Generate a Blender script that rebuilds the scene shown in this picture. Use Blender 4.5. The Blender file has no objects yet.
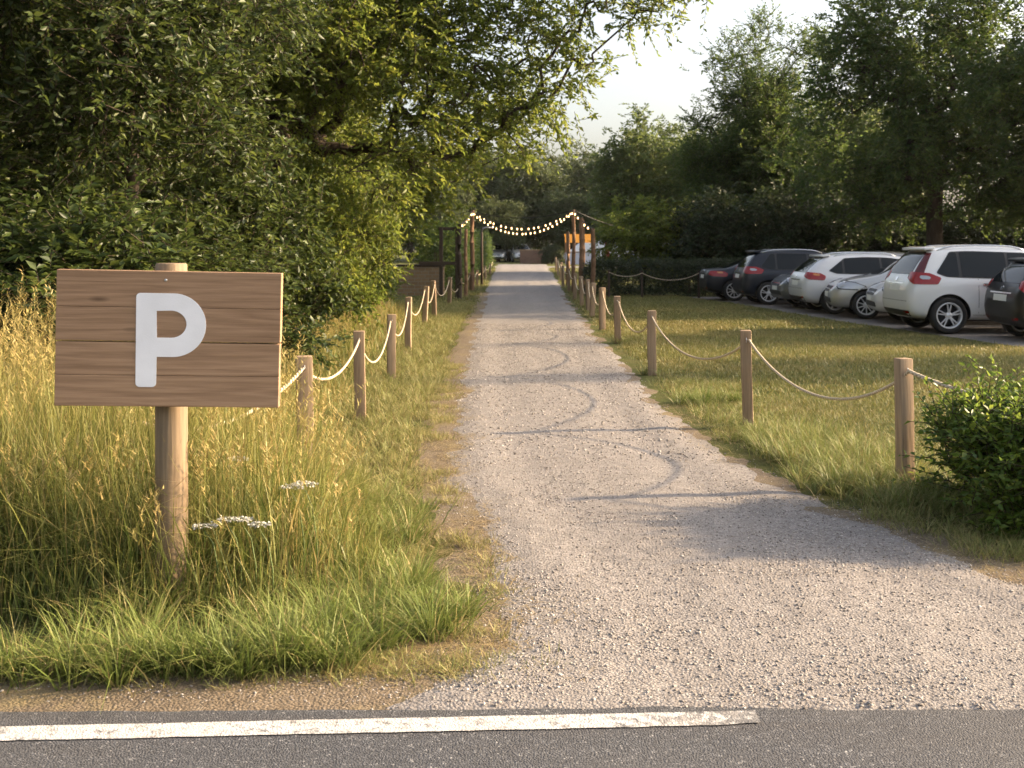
import bpy, bmesh, math, random
import numpy as np
from mathutils import Vector, Matrix
from mathutils.bvhtree import BVHTree
from mathutils.geometry import delaunay_2d_cdt

random.seed(7)
SC = bpy.context.scene
COL = SC.collection
F, HZ, CZ = 1150.0, 243.0, 1.7          # focal length in px, horizon row, eye height


def at(px, py=None, Y=None, z=0.0):
    """a photo position at height z (or at distance Y) in metres"""
    if Y is None:
        Y = (CZ - z) * F / (py - HZ)
    elif py is not None:
        z = CZ - (py - HZ) * Y / F
    return Vector(((px - 512.0) * Y / F, Y, z))


# ------------------------------------------------------------------ tagging
def tag(o, label=None, cat=None, group=None, kind=None):
    if label: o['label'] = label
    if cat: o['category'] = cat
    if group: o['group'] = group
    if kind: o['kind'] = kind
    return o


def link(name, me, mat=None, parent=None):
    o = bpy.data.objects.new(name, me)
    COL.objects.link(o)
    if mat is not None:
        for m in (mat if isinstance(mat, (list, tuple)) else [mat]):
            me.materials.append(m)
    if parent is not None:
        o.parent = parent
    return o


def empty(name, loc=(0, 0, 0), rz=0.0):
    o = bpy.data.objects.new(name, None)
    o.empty_display_size = 0.2
    COL.objects.link(o)
    o.location = loc
    o.rotation_euler = (0, 0, rz)
    return o


def copy_tree(o, parent=None):
    c = o.copy()
    COL.objects.link(c)
    if parent is not None:
        c.parent = parent
    for ch in list(o.children):
        copy_tree(ch, c)
    return c


# ------------------------------------------------------------------ numpy meshes
def np_mesh(name, V, Fc, smooth=False, attrs=None):
    """V (n,3); Fc (m,k) with constant k"""
    V = np.asarray(V, np.float32); Fc = np.asarray(Fc, np.int32)
    me = bpy.data.meshes.new(name)
    m, k = Fc.shape
    me.vertices.add(len(V)); me.vertices.foreach_set('co', V.ravel())
    me.loops.add(m * k); me.loops.foreach_set('vertex_index', Fc.ravel())
    me.polygons.add(m)
    me.polygons.foreach_set('loop_start', np.arange(0, m * k, k, dtype=np.int32))
    if smooth:
        me.polygons.foreach_set('use_smooth', np.ones(m, bool))
    if attrs:
        for an, arr in attrs.items():
            a = me.attributes.new(an, 'FLOAT', 'POINT')
            a.data.foreach_set('value', np.asarray(arr, np.float32))
    me.update(calc_edges=True)
    me.validate()
    return me


def hash2(ix, iy, seed):
    h = (ix.astype(np.int64) * 374761393 + iy.astype(np.int64) * 668265263 + seed * 1442695041) & 0x7fffffff
    h = ((h ^ (h >> 13)) * 1274126177) & 0x7fffffff
    return ((h ^ (h >> 16)) & 0xffff) / 65535.0


def vnoise(x, y, seed=0):
    x = np.asarray(x, float); y = np.asarray(y, float)
    ix = np.floor(x); iy = np.floor(y)
    fx = x - ix; fy = y - iy
    fx = fx * fx * (3 - 2 * fx); fy = fy * fy * (3 - 2 * fy)
    ix = ix.astype(np.int64); iy = iy.astype(np.int64)
    a = hash2(ix, iy, seed); b = hash2(ix + 1, iy, seed)
    c = hash2(ix, iy + 1, seed); d = hash2(ix + 1, iy + 1, seed)
    return (a * (1 - fx) + b * fx) * (1 - fy) + (c * (1 - fx) + d * fx) * fy


def fbm(x, y, seed=0, oct=3):
    s = 0; a = .5; t = 0
    for i in range(oct):
        s = s + a * vnoise(np.asarray(x) * 2 ** i, np.asarray(y) * 2 ** i, seed + i); t += a; a *= .5
    return s / t


def nrm(a):
    return a / np.maximum(np.linalg.norm(a, axis=-1, keepdims=True), 1e-9)


def sstep(a, b, x):
    t = np.clip((np.asarray(x, float) - a) / (b - a), 0, 1)
    return t * t * (3 - 2 * t)


# ------------------------------------------------------------------ bmesh helpers
def bm_box(bm, c, s, rot=None, bevel=0.0):
    r = bmesh.ops.create_cube(bm, size=1.0)
    vs = r['verts']
    M = Matrix.Translation(Vector(c)) @ (rot.to_4x4() if rot is not None else Matrix()) @ Matrix.Diagonal((s[0], s[1], s[2], 1))
    bmesh.ops.transform(bm, matrix=M, verts=vs)
    if bevel > 0:
        es = set()
        for v in vs:
            es.update(v.link_edges)
        bmesh.ops.bevel(bm, geom=list(es), offset=bevel, segments=2, profile=.5, affect='EDGES')


def bm_tube(bm, pts, rad, n=8, cap=True):
    pts = [Vector(p) for p in pts]
    if not isinstance(rad, (list, tuple)):
        rad = [rad] * len(pts)
    rings = []
    up = Vector((0, 0, 1))
    for i, p in enumerate(pts):
        d = (pts[min(i + 1, len(pts) - 1)] - pts[max(i - 1, 0)]).normalized()
        a = d.cross(up)
        if a.length < 1e-3:
            a = d.cross(Vector((0, 1, 0)))
        a.normalize(); b = d.cross(a).normalized()
        rings.append([bm.verts.new(p + (a * math.cos(2 * math.pi * k / n) + b * math.sin(2 * math.pi * k / n)) * rad[i]) for k in range(n)])
    for i in range(len(rings) - 1):
        for k in range(n):
            f = bm.faces.new((rings[i][k], rings[i][(k + 1) % n], rings[i + 1][(k + 1) % n], rings[i + 1][k]))
            f.smooth = True
    if cap:
        bm.faces.new(rings[0][::-1]); bm.faces.new(rings[-1])


def bm_lathe(bm, prof, n=24, M=None, closed=False):
    """prof: list of (r, h) round local z"""
    M = M or Matrix()
    rings = []
    for r, h in prof:
        rings.append([bm.verts.new(M @ Vector((r * math.cos(2 * math.pi * k / n), r * math.sin(2 * math.pi * k / n), h))) for k in range(n)])
    m = len(rings)
    for i in range(m if closed else m - 1):
        j = (i + 1) % m
        for k in range(n):
            f = bm.faces.new((rings[i][k], rings[i][(k + 1) % n], rings[j][(k + 1) % n], rings[j][k]))
            f.smooth = True
    return rings


def bm_obj(name, bm, mat=None, parent=None, smooth_angle=None):
    bmesh.ops.recalc_face_normals(bm, faces=bm.faces[:])
    me = bpy.data.meshes.new(name)
    bm.to_mesh(me); bm.free()
    if smooth_angle is not None:
        for p in me.polygons: p.use_smooth = True
        me.set_sharp_from_angle(angle=math.radians(smooth_angle))
    return link(name, me, mat, parent)


# ------------------------------------------------------------------ materials
def mk(name):
    m = bpy.data.materials.new(name); m.use_nodes = True
    nt = m.node_tree
    for n in list(nt.nodes): nt.nodes.remove(n)
    out = nt.nodes.new('ShaderNodeOutputMaterial')
    return m, nt, out


class NB:
    def __init__(s, nt): s.nt = nt
    def n(s, t, **kw):
        nd = s.nt.nodes.new(t)
        for k, v in kw.items(): setattr(nd, k, v)
        return nd
    def l(s, a, b): s.nt.links.new(a, b)
    def noise(s, vec, scale, detail=4, rough=.55, dim='3D'):
        nd = s.n('ShaderNodeTexNoise'); nd.inputs['Scale'].default_value = scale
        nd.inputs['Detail'].default_value = detail; nd.inputs['Roughness'].default_value = rough
        if vec is not None: s.l(vec, nd.inputs['Vector'])
        return nd.outputs['Fac']
    def voro(s, vec, scale, out='Distance', feature='F1'):
        nd = s.n('ShaderNodeTexVoronoi', feature=feature); nd.inputs['Scale'].default_value = scale
        if vec is not None: s.l(vec, nd.inputs['Vector'])
        return nd.outputs[out]
    def ramp(s, fac, stops, interp='LINEAR'):
        nd = s.n('ShaderNodeValToRGB'); cr = nd.color_ramp; cr.interpolation = interp
        while len(cr.elements) < len(stops): cr.elements.new(.5)
        for e, (p, c) in zip(cr.elements, stops):
            e.position = p; e.color = (*c, 1) if len(c) == 3 else c
        s.l(fac, nd.inputs['Fac'])
        return nd.outputs['Color']
    def mix(s, fac, a, b, mode='MIX'):
        nd = s.n('ShaderNodeMix', data_type='RGBA', blend_type=mode)
        for sock, v in ((nd.inputs[0], fac), (nd.inputs[6], a), (nd.inputs[7], b)):
            if hasattr(v, 'is_output'): s.l(v, sock)
            elif isinstance(v, (int, float)): sock.default_value = v
            else: sock.default_value = (*v, 1)
        return nd.outputs[2]
    def math(s, op, a, b=0.0):
        nd = s.n('ShaderNodeMath', operation=op)
        for sock, v in ((nd.inputs[0], a), (nd.inputs[1], b)):
            if hasattr(v, 'is_output'): s.l(v, sock)
            else: sock.default_value = v
        return nd.outputs[0]
    def bump(s, h, strength=.5, dist=.01, nxt=None):
        nd = s.n('ShaderNodeBump'); nd.inputs['Strength'].default_value = strength; nd.inputs['Distance'].default_value = dist
        s.l(h, nd.inputs['Height'])
        if nxt is not None: s.l(nxt, nd.inputs['Normal'])
        return nd.outputs['Normal']
    def mapping(s, vec, scale):
        nd = s.n('ShaderNodeMapping'); nd.inputs['Scale'].default_value = scale
        s.l(vec, nd.inputs['Vector'])
        return nd.outputs['Vector']
    def pr(s, col, rough=.6, normal=None, spec=None, metal=0, coat=0):
        nd = s.n('ShaderNodeBsdfPrincipled')
        if hasattr(col, 'is_output'): s.l(col, nd.inputs['Base Color'])
        else: nd.inputs['Base Color'].default_value = (*col, 1)
        if hasattr(rough, 'is_output'): s.l(rough, nd.inputs['Roughness'])
        else: nd.inputs['Roughness'].default_value = rough
        nd.inputs['Metallic'].default_value = metal
        if spec is not None: nd.inputs['Specular IOR Level'].default_value = spec
        if coat:
            nd.inputs['Coat Weight'].default_value = coat; nd.inputs['Coat Roughness'].default_value = .04
        if normal is not None: s.l(normal, nd.inputs['Normal'])
        return nd.outputs[0]


def objc(b):
    return b.n('ShaderNodeTexCoord').outputs['Object']


def simple(name, col, rough=.6, metal=0, coat=0, spec=None, bump=0, bscale=80):
    m, nt, out = mk(name); b = NB(nt)
    c = objc(b)
    nz = b.noise(c, 6, 5)
    colv = b.mix(nz, tuple(x * .85 for x in col), tuple(min(1, x * 1.12) for x in col))
    rg = b.math('ADD', b.math('MULTIPLY', b.noise(c, 23, 4), .12), rough - .06)
    nm = b.bump(b.noise(c, bscale, 4), bump, .004) if bump else None
    b.l(b.pr(colv, rg, nm, spec, metal, coat), out.inputs[0])
    return m


def leaf_mat(name, ca, cb, cc, trans=.35, rough=.45):
    """leaves of three greens by leaf, with light passing through"""
    m, nt, out = mk(name); b = NB(nt)
    geo = b.n('ShaderNodeNewGeometry')
    r = geo.outputs['Random Per Island']
    col = b.ramp(r, [(0, ca), (.5, cb), (1, cc)])
    pos = objc(b)
    col = b.mix(b.math('MULTIPLY', b.noise(pos, .9, 2), .5), col, cb)
    p = b.pr(col, rough, None, .35)
    t = b.n('ShaderNodeBsdfTranslucent')
    tc = b.mix(.5, col, b.mix(1.0, col, (1.0, .95, .25), 'MULTIPLY'))
    gm = b.n('ShaderNodeGamma'); gm.inputs['Gamma'].default_value = .74
    b.l(tc, gm.inputs['Color']); b.l(gm.outputs[0], t.inputs['Color'])
    mx = b.n('ShaderNodeMixShader'); mx.inputs[0].default_value = trans
    b.l(p, mx.inputs[1]); b.l(t.outputs[0], mx.inputs[2])
    b.l(mx.outputs[0], out.inputs[0])
    return m


def grass_mat(name, root, mid, tip, dry, dryness=.4, trans=.3):
    """blade colour along its length (the attribute along), some blades dry"""
    m, nt, out = mk(name); b = NB(nt)
    geo = b.n('ShaderNodeNewGeometry'); r = geo.outputs['Random Per Island']
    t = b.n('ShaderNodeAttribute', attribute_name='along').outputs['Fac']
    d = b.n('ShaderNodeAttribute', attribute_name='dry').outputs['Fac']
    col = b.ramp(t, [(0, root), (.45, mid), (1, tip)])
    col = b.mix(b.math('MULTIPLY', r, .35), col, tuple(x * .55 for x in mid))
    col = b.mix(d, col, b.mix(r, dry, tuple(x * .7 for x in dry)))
    p = b.pr(col, .5, None, .3)
    tr = b.n('ShaderNodeBsdfTranslucent'); b.l(col, tr.inputs['Color'])
    mx = b.n('ShaderNodeMixShader'); mx.inputs[0].default_value = trans
    b.l(p, mx.inputs[1]); b.l(tr.outputs[0], mx.inputs[2]); b.l(mx.outputs[0], out.inputs[0])
    return m


def bark_mat(name, ca, cb):
    m, nt, out = mk(name); b = NB(nt)
    c = objc(b)
    v = b.mapping(c, (9, 9, 1.6))
    nz = b.noise(v, 1.5, 6, .65)
    col = b.ramp(nz, [(.3, ca), (.7, cb)])
    nm = b.bump(nz, .8, .03)
    b.l(b.pr(col, .9, nm, .15), out.inputs[0])
    return m


def wood_mat(name, light, dark, axis=2, grey=(.3, .28, .25), greyness=.3, rand=True, fine=1.0):
    m, nt, out = mk(name); b = NB(nt)
    c = objc(b)
    info = b.n('ShaderNodeObjectInfo').outputs['Random']
    off = b.n('ShaderNodeVectorMath', operation='ADD')
    cmb = b.n('ShaderNodeCombineXYZ')
    for i in range(3): b.l(b.math('MULTIPLY', info, 7.3 + 3 * i), cmb.inputs[i])
    b.l(c, off.inputs[0]); b.l(cmb.outputs[0], off.inputs[1])
    sc = [34 * fine] * 3; sc[axis] = 1.1 * fine
    v = b.mapping(off.outputs[0], sc)
    sc2 = [11 * fine] * 3; sc2[axis] = .55 * fine
    v2 = b.mapping(off.outputs[0], sc2)
    broad = b.noise(v2, 1.0, 3, .5)
    w = b.n('ShaderNodeMath', operation='FRACT')
    b.l(b.math('MULTIPLY', broad, 9.0), w.inputs[0])
    ring = b.math('ABSOLUTE', b.math('SUBTRACT', w.outputs[0], .5))      # growth-ring lines
    fineg = b.noise(v, 3.0, 5, .7)
    tone = b.math('ADD', b.math('MULTIPLY', ring, .45), b.math('MULTIPLY', fineg, .75))
    col = b.ramp(tone, [(.22, dark), (.75, light)])
    if greyness:
        col = b.mix(b.math('MULTIPLY', b.noise(off.outputs[0], 3.5, 4), greyness * 2), col, grey)
    if rand:
        col = b.mix(b.math('MULTIPLY', info, .35), col, tuple(x * .8 for x in dark))
    # knots
    sc3 = [7.0] * 3; sc3[axis] = 1.9
    kd = b.voro(b.mapping(off.outputs[0], sc3), 1.0)
    kn = b.ramp(kd, [(.03, (.75, .75, .75)), (.11, (0, 0, 0))])
    col = b.mix(kn, col, tuple(x * .35 for x in dark))
    nm = b.bump(tone, .35, .004)
    b.l(b.pr(col, .72, nm, .25), out.inputs[0])
    return m


def gravel_mat(name, ca, cb, cc, big=.25, patch=None):
    m, nt, out = mk(name); b = NB(nt)
    c = objc(b)
    c0 = c
    v1 = b.voro(c, 78, 'Color'); sep = b.n('ShaderNodeSeparateColor'); b.l(v1, sep.inputs[0])
    col = b.ramp(sep.outputs[0], [(0, ca), (.55, cb), (1, cc)])
    d1 = b.voro(c, 78)
    col = b.mix(b.ramp(d1, [(.35, (0, 0, 0)), (.8, (.6, .6, .6))]), col, tuple(x * .45 for x in ca))
    lg = b.noise(c, .9, 4, .6)
    fine = b.noise(c, 260, 3)
    col = b.mix(b.ramp(lg, [(.42, (0, 0, 0)), (.68, (.55, .55, .55))]), col, tuple(x * .8 for x in cb))
    trk = b.noise(b.mapping(c0, (2.6, .22, 1)), 1.0, 4, .6)
    col = b.mix(b.ramp(trk, [(.45, (0, 0, 0)), (.7, (.5, .5, .5))]), col, tuple(x * .62 for x in cb))
    mid = b.noise(c, 5.0, 5, .7)
    col = b.mix(b.ramp(mid, [(.45, (0, 0, 0)), (.75, (.45, .45, .45))]), col, tuple(x * .55 for x in ca))
    if patch:
        col = b.mix(b.ramp(b.noise(c, 1.7, 5, .65), [(.5, (0, 0, 0)), (.66, (.85, .85, .85))]), col, patch)
    col = b.mix(b.math('MULTIPLY', fine, .5), col, tuple(x * .6 for x in cb))
    h = b.math('ADD', b.math('MULTIPLY', d1, -1.0), b.math('MULTIPLY', fine, .5))
    nm = b.bump(h, .6, .012)
    nm = b.bump(b.noise(c, 7, 4), .35, .05, nm)
    b.l(b.pr(col, .92, nm, .2), out.inputs[0])
    return m


M = {}
M['bark'] = bark_mat('bark', (.028, .022, .017), (.085, .067, .05))
M['bark_warm'] = bark_mat('bark_warm', (.04, .03, .022), (.12, .092, .062))
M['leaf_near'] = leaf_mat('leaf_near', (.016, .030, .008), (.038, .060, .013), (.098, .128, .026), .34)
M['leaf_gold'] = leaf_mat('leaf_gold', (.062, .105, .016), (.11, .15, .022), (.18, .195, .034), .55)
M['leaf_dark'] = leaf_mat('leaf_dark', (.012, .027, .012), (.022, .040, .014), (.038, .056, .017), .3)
M['leaf_right'] = leaf_mat('leaf_right', (.026, .058, .015), (.048, .085, .018), (.09, .122, .024), .5)
M['leaf_hazed'] = leaf_mat('leaf_hazed', (.05, .085, .028), (.075, .11, .032), (.115, .14, .04), .5)  # paler greens: the lightening by haze is put into the leaf colour
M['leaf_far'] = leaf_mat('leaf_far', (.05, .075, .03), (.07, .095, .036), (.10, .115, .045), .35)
M['leaf_hedge'] = leaf_mat('leaf_hedge', (.05, .10, .016), (.085, .145, .022), (.18, .22, .03), .5, .38)
M['leaf_clipped'] = leaf_mat('leaf_clipped', (.018, .032, .014), (.026, .045, .016), (.04, .06, .018), .2)
M['tall'] = grass_mat('tall_grass', (.03, .065, .013), (.11, .165, .032), (.30, .29, .08), (.48, .36, .14))
M['tuft'] = grass_mat('tuft_grass', (.05, .08, .018), (.135, .20, .038), (.25, .30, .07), (.44, .35, .16))
M['lawn'] = grass_mat('lawn_grass', (.06, .085, .022), (.135, .165, .042), (.24, .235, .07), (.36, .29, .11))
M['straw'] = grass_mat('straw', (.34, .25, .12), (.40, .30, .15), (.46, .36, .19), (.3, .22, .1), trans=.1)
M['post'] = wood_mat('post_wood', (.44, .30, .175), (.17, .105, .058), 2, (.32, .27, .21), .3)
M['post_sign'] = wood_mat('round_post_wood', (.31, .215, .125), (.10, .064, .035), 2, (.22, .18, .13), .3, rand=False)
M['board'] = wood_mat('board_wood', (.49, .315, .195), (.22, .13, .074), 0, (.34, .24, .16), .06, fine=.8)
M['pole'] = wood_mat('pole_wood', (.34, .19, .1), (.14, .075, .04), 2, (.2, .15, .11), .2)
M['dark_wood'] = wood_mat('dark_wood', (.09, .06, .04), (.035, .025, .018), 2, (.06, .05, .04), .2)
M['rope'] = None
M['white_paint'] = simple('white_letter_paint', (.84, .84, .87), .55, bump=.15, bscale=160)
M['metal'] = simple('galvanised_metal', (.5, .5, .5), .4, 1)
M['path'] = gravel_mat('path_gravel', (.225, .205, .192), (.31, .287, .272), (.43, .405, .387))
M['park'] = gravel_mat('park_gravel', (.22, .195, .172), (.31, .275, .245), (.42, .385, .35))
M['dirt'] = gravel_mat('verge_dirt', (.14, .108, .075), (.21, .165, .115), (.32, .265, .20), patch=(.25, .20, .10))


def rope_mat():
    m, nt, out = mk('rope_fibre'); b = NB(nt)
    uv = b.n('ShaderNodeAttribute', attribute_name='twist').outputs['Fac']
    s = b.math('SINE', b.math('MULTIPLY', uv, 1.0))
    col = b.ramp(b.math('ADD', b.math('MULTIPLY', s, .5), .5), [(0, (.36, .27, .17)), (.5, (.62, .52, .38)), (1, (.70, .60, .46))])
    nm = b.bump(s, .6, .006)
    b.l(b.pr(col, .85, nm, .2), out.inputs[0])
    return m
M['rope'] = rope_mat()


def stone_mat():
    m, nt, out = mk('loose_stones'); b = NB(nt)
    r = b.n('ShaderNodeNewGeometry').outputs['Random Per Island']
    col = b.ramp(r, [(0, (.15, .135, .122)), (.35, (.25, .225, .205)), (.8, (.36, .33, .305)), (1, (.50, .47, .44))])
    b.l(b.pr(col, .85, None, .25), out.inputs[0])
    return m
M['stone'] = stone_mat()


def asphalt_mat():
    m, nt, out = mk('asphalt'); b = NB(nt)
    c = objc(b)
    v = b.voro(c, 130, 'Color'); sep = b.n('ShaderNodeSeparateColor'); b.l(v, sep.inputs[0])
    col = b.ramp(sep.outputs[0], [(0, (.038, .040, .046)), (.7, (.068, .072, .082)), (.93, (.105, .108, .118)), (1, (.27, .27, .275))])
    lg = b.noise(c, .8, 4)
    col = b.mix(b.ramp(lg, [(.4, (0, 0, 0)), (.7, (.6, .6, .6))]), col, (.078, .077, .079))
    st = b.noise(b.mapping(c, (.35, 3.0, 1)), 1.3, 5, .7)
    col = b.mix(b.ramp(st, [(.48, (0, 0, 0)), (.7, (.5, .5, .5))]), col, (.06, .056, .056))
    d = b.voro(c, 130)
    h = b.math('ADD', b.math('MULTIPLY', d, -1.0), b.math('MULTIPLY', b.noise(c, 300, 2), .6))
    nm = b.bump(h, .75, .008)
    b.l(b.pr(col, .8, nm, .35), out.inputs[0])
    return m
M['asphalt'] = asphalt_mat()


def marking_mat():
    m, nt, out = mk('road_paint'); b = NB(nt)
    c = objc(b)
    w = b.noise(c, 28, 6, .75)
    sx = b.n('ShaderNodeSeparateXYZ'); b.l(c, sx.inputs[0])
    worn = b.n('ShaderNodeMapRange'); worn.inputs[1].default_value = .35; worn.inputs[2].default_value = .95; worn.inputs[4].default_value = .2
    b.l(sx.outputs[0], worn.inputs[0])
    w = b.math('ADD', w, worn.outputs[0])
    col = b.mix(b.ramp(w, [(.50, (0, 0, 0)), (.64, (1, 1, 1))]), (.50, .49, .475), (.11, .11, .112))
    col = b.mix(b.ramp(b.noise(c, 4, 5, .7), [(.4, (0, 0, 0)), (.8, (.6, .6, .6))]), col, (.5, .46, .42))
    d = b.voro(c, 130)
    b.l(b.pr(col, .7, b.bump(d, .5, .006), .3), out.inputs[0])
    return m
M['marking'] = marking_mat()


def soil_mat():
    m, nt, out = mk('grass_ground'); b = NB(nt)
    c = objc(b)
    n1 = b.noise(c, 1.1, 5, .65); n2 = b.noise(c, 9, 5, .7); n3 = b.noise(c, 90, 3, .7)
    col = b.ramp(n2, [(.3, (.06, .08, .024)), (.55, (.12, .14, .042)), (.8, (.21, .19, .075))])
    col = b.mix(b.ramp(n1, [(.42, (0, 0, 0)), (.7, (.75, .75, .75))]), col, (.22, .175, .08))
    col = b.mix(b.math('MULTIPLY', n3, .7), col, (.05, .052, .02))
    nm = b.bump(n3, .9, .03)
    nm = b.bump(n2, .6, .06, nm)
    b.l(b.pr(col, .95, nm, .1), out.inputs[0])
    return m
M['soil'] = soil_mat()


def brick_mat(name, ca, cb, mortar, sx):
    m, nt, out = mk(name); b = NB(nt)
    c = objc(b)
    t = b.n('ShaderNodeTexBrick'); t.inputs['Scale'].default_value = sx
    t.inputs['Color1'].default_value = (*ca, 1); t.inputs['Color2'].default_value = (*cb, 1); t.inputs['Mortar'].default_value = (*mortar, 1)
    t.inputs['Mortar Size'].default_value = .02
    sw = b.n('ShaderNodeSeparateXYZ'); b.l(c, sw.inputs[0])
    cm = b.n('ShaderNodeCombineXYZ')
    b.l(b.math('ADD', sw.outputs[0], sw.outputs[1]), cm.inputs[0]); b.l(sw.outputs[2], cm.inputs[1])
    b.l(cm.outputs[0], t.inputs['Vector'])
    col = b.mix(b.math('MULTIPLY', b.noise(c, 6, 5), .6), t.outputs['Color'], tuple(x * .6 for x in ca))
    b.l(b.pr(col, .9, b.bump(t.outputs['Fac'], -.4, .01), .2), out.inputs[0])
    return m
M['brick'] = brick_mat('red_brick', (.15, .085, .065), (.2, .115, .085), (.22, .2, .18), 2.2)
M['brick_pale'] = brick_mat('ochre_brick', (.29, .19, .11), (.36, .25, .15), (.34, .3, .24), 2.2)


def emit(name, col, s):
    m, nt, out = mk(name)
    e = nt.nodes.new('ShaderNodeEmission'); e.inputs[0].default_value = (*col, 1); e.inputs[1].default_value = s
    nt.links.new(e.outputs[0], out.inputs[0])
    return m
M['bulb'] = emit('warm_bulb_glass', (1, .60, .26), 2.8)
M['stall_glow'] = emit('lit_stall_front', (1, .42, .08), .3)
M['cable'] = simple('black_cable', (.02, .02, .02), .6)


def paint(name, col, metal=0.0, rough=.35):
    m, nt, out = mk(name); b = NB(nt)
    c = objc(b)
    dirt = b.noise(c, 5, 5)
    sep = b.n('ShaderNodeSeparateXYZ'); b.l(c, sep.inputs[0])
    low = b.math('SUBTRACT', 1.0, b.math('MULTIPLY', sep.outputs[2], 1.6))
    f = b.math('MULTIPLY', b.math('MULTIPLY', b.math('MAXIMUM', low, 0), dirt), .22)
    colv = b.mix(f, col, (.25, .21, .17))
    nd = b.n('ShaderNodeBsdfPrincipled')
    b.l(colv, nd.inputs['Base Color'])
    nd.inputs['Metallic'].default_value = metal
    b.l(b.math('ADD', b.math('MULTIPLY', dirt, .2), rough - .1), nd.inputs['Roughness'])
    nd.inputs['Coat Weight'].default_value = .9 if max(col) > .1 else .35
    if max(col) < .1: nd.inputs['Specular IOR Level'].default_value = .25
    b.l(b.math('ADD', b.math('MULTIPLY', dirt, .10), .02), nd.inputs['Coat Roughness'])
    b.l(nd.outputs[0], out.inputs[0])
    return m


M['p_white'] = paint('white_car_paint', (.74, .74, .74))
M['p_pearl'] = paint('pearl_white_car_paint', (.66, .66, .67))
M['p_silver'] = paint('silver_car_paint', (.50, .50, .49), .55, .4)
M['p_black'] = paint('black_car_paint', (.018, .017, .017))
M['p_navy'] = paint('navy_car_paint', (.014, .018, .028))
M['p_grey'] = paint('grey_car_paint', (.16, .17, .18), .4)
M['p_blue'] = paint('blue_van_paint', (.06, .12, .32))
M['rubber'] = simple('tyre_rubber', (.022, .021, .02), .85, bump=.2)
M['plastic'] = simple('black_plastic', (.02, .02, .02), .55)
M['alloy'] = simple('alloy_rim', (.78, .78, .79), .35, .45)
M['chrome'] = simple('chrome_trim', (.75, .75, .75), .15, 1)
M['plate'] = simple('number_plate', (.75, .75, .7), .5)


def glass_mat():
    m, nt, out = mk('tinted_car_glass'); b = NB(nt)
    b.l(b.pr((.010, .013, .014), .03, None, .3), out.inputs[0])
    return m
M['glass'] = glass_mat()


def lamp_mat(name, ca, cb, scale=40):
    m, nt, out = mk(name); b = NB(nt)
    c = objc(b)
    w = b.voro(c, scale)
    col = b.mix(b.ramp(w, [(.2, (0, 0, 0)), (.6, (1, 1, 1))]), ca, cb)
    b.l(b.pr(col, .15, None, .6, 0, 1), out.inputs[0])
    return m
M['tail'] = simple('red_lamp_lens', (.30, .006, .005), .22, 0, .25)
M['head'] = simple('headlamp_lens', (.42, .43, .45), .12, .3, 1)
M['tail_dark'] = simple('dark_red_lens', (.10, .008, .010), .15, 0, .4)
M['amber'] = lamp_mat('amber_lens', (.5, .15, .03), (.6, .2, .03))

# ------------------------------------------------------------------ camera, light, air
cam = bpy.data.cameras.new('camera'); camo = bpy.data.objects.new('camera', cam)
COL.objects.link(camo); SC.camera = camo
camo.location = (0, 0, CZ); camo.rotation_euler = (math.radians(90), 0, 0)
cam.sensor_width = 36; cam.lens = F / 1024 * 36
cam.shift_y = -(384 - HZ) / 1024
cam.clip_start = .1; cam.clip_end = 2000
cam.dof.use_dof = True; cam.dof.focus_distance = 7.0; cam.dof.aperture_fstop = 5.6

EL, AZ = math.radians(21), math.radians(9)         # sun: low on the right, a little ahead
sd = Vector((math.cos(EL) * math.cos(AZ), math.cos(EL) * math.sin(AZ), math.sin(EL)))
sun = bpy.data.lights.new('sun', 'SUN'); so = bpy.data.objects.new('sun', sun); COL.objects.link(so)
so.rotation_euler = (-sd).to_track_quat('-Z', 'Y').to_euler(); so.location = sd * 60
sun.energy = 5.0; sun.angle = math.radians(1.3); sun.color = (1, .73, .44)

w = bpy.data.worlds.new('World'); SC.world = w; w.use_nodes = True
nt = w.node_tree
bg = nt.nodes['Background']
sky = nt.nodes.new('ShaderNodeTexSky'); sky.sky_type = 'NISHITA'; sky.sun_disc = False
sky.sun_elevation = EL; sky.sun_rotation = math.radians(90) - AZ
sky.air_density = 1.0; sky.dust_density = 5.0; sky.ozone_density = 1.0
hs = nt.nodes.new('ShaderNodeHueSaturation'); hs.inputs['Saturation'].default_value = .6
nt.links.new(sky.outputs[0], hs.inputs['Color'])
tint = nt.nodes.new('ShaderNodeMix'); tint.data_type = 'RGBA'; tint.blend_type = 'MULTIPLY'
tint.inputs[0].default_value = 1; tint.inputs[7].default_value = (1.0, .97, .95, 1)
nt.links.new(hs.outputs[0], tint.inputs[6])
nt.links.new(tint.outputs[2], bg.inputs[0]); bg.inputs[1].default_value = .15

SC.view_settings.view_transform = 'Standard'; SC.view_settings.look = 'None'
SC.view_settings.exposure = 1.5; SC.view_settings.gamma = 1
cy = SC.cycles
cy.use_denoising = True
try: cy.denoiser = 'OPENIMAGEDENOISE'
except Exception: pass
cy.use_adaptive_sampling = True; cy.adaptive_threshold = .015
cy.max_bounces = 5; cy.diffuse_bounces = 3; cy.glossy_bounces = 2; cy.transmission_bounces = 3; cy.volume_bounces = 0
cy.caustics_reflective = False; cy.caustics_refractive = False
cy.sample_clamp_indirect = 6

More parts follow.
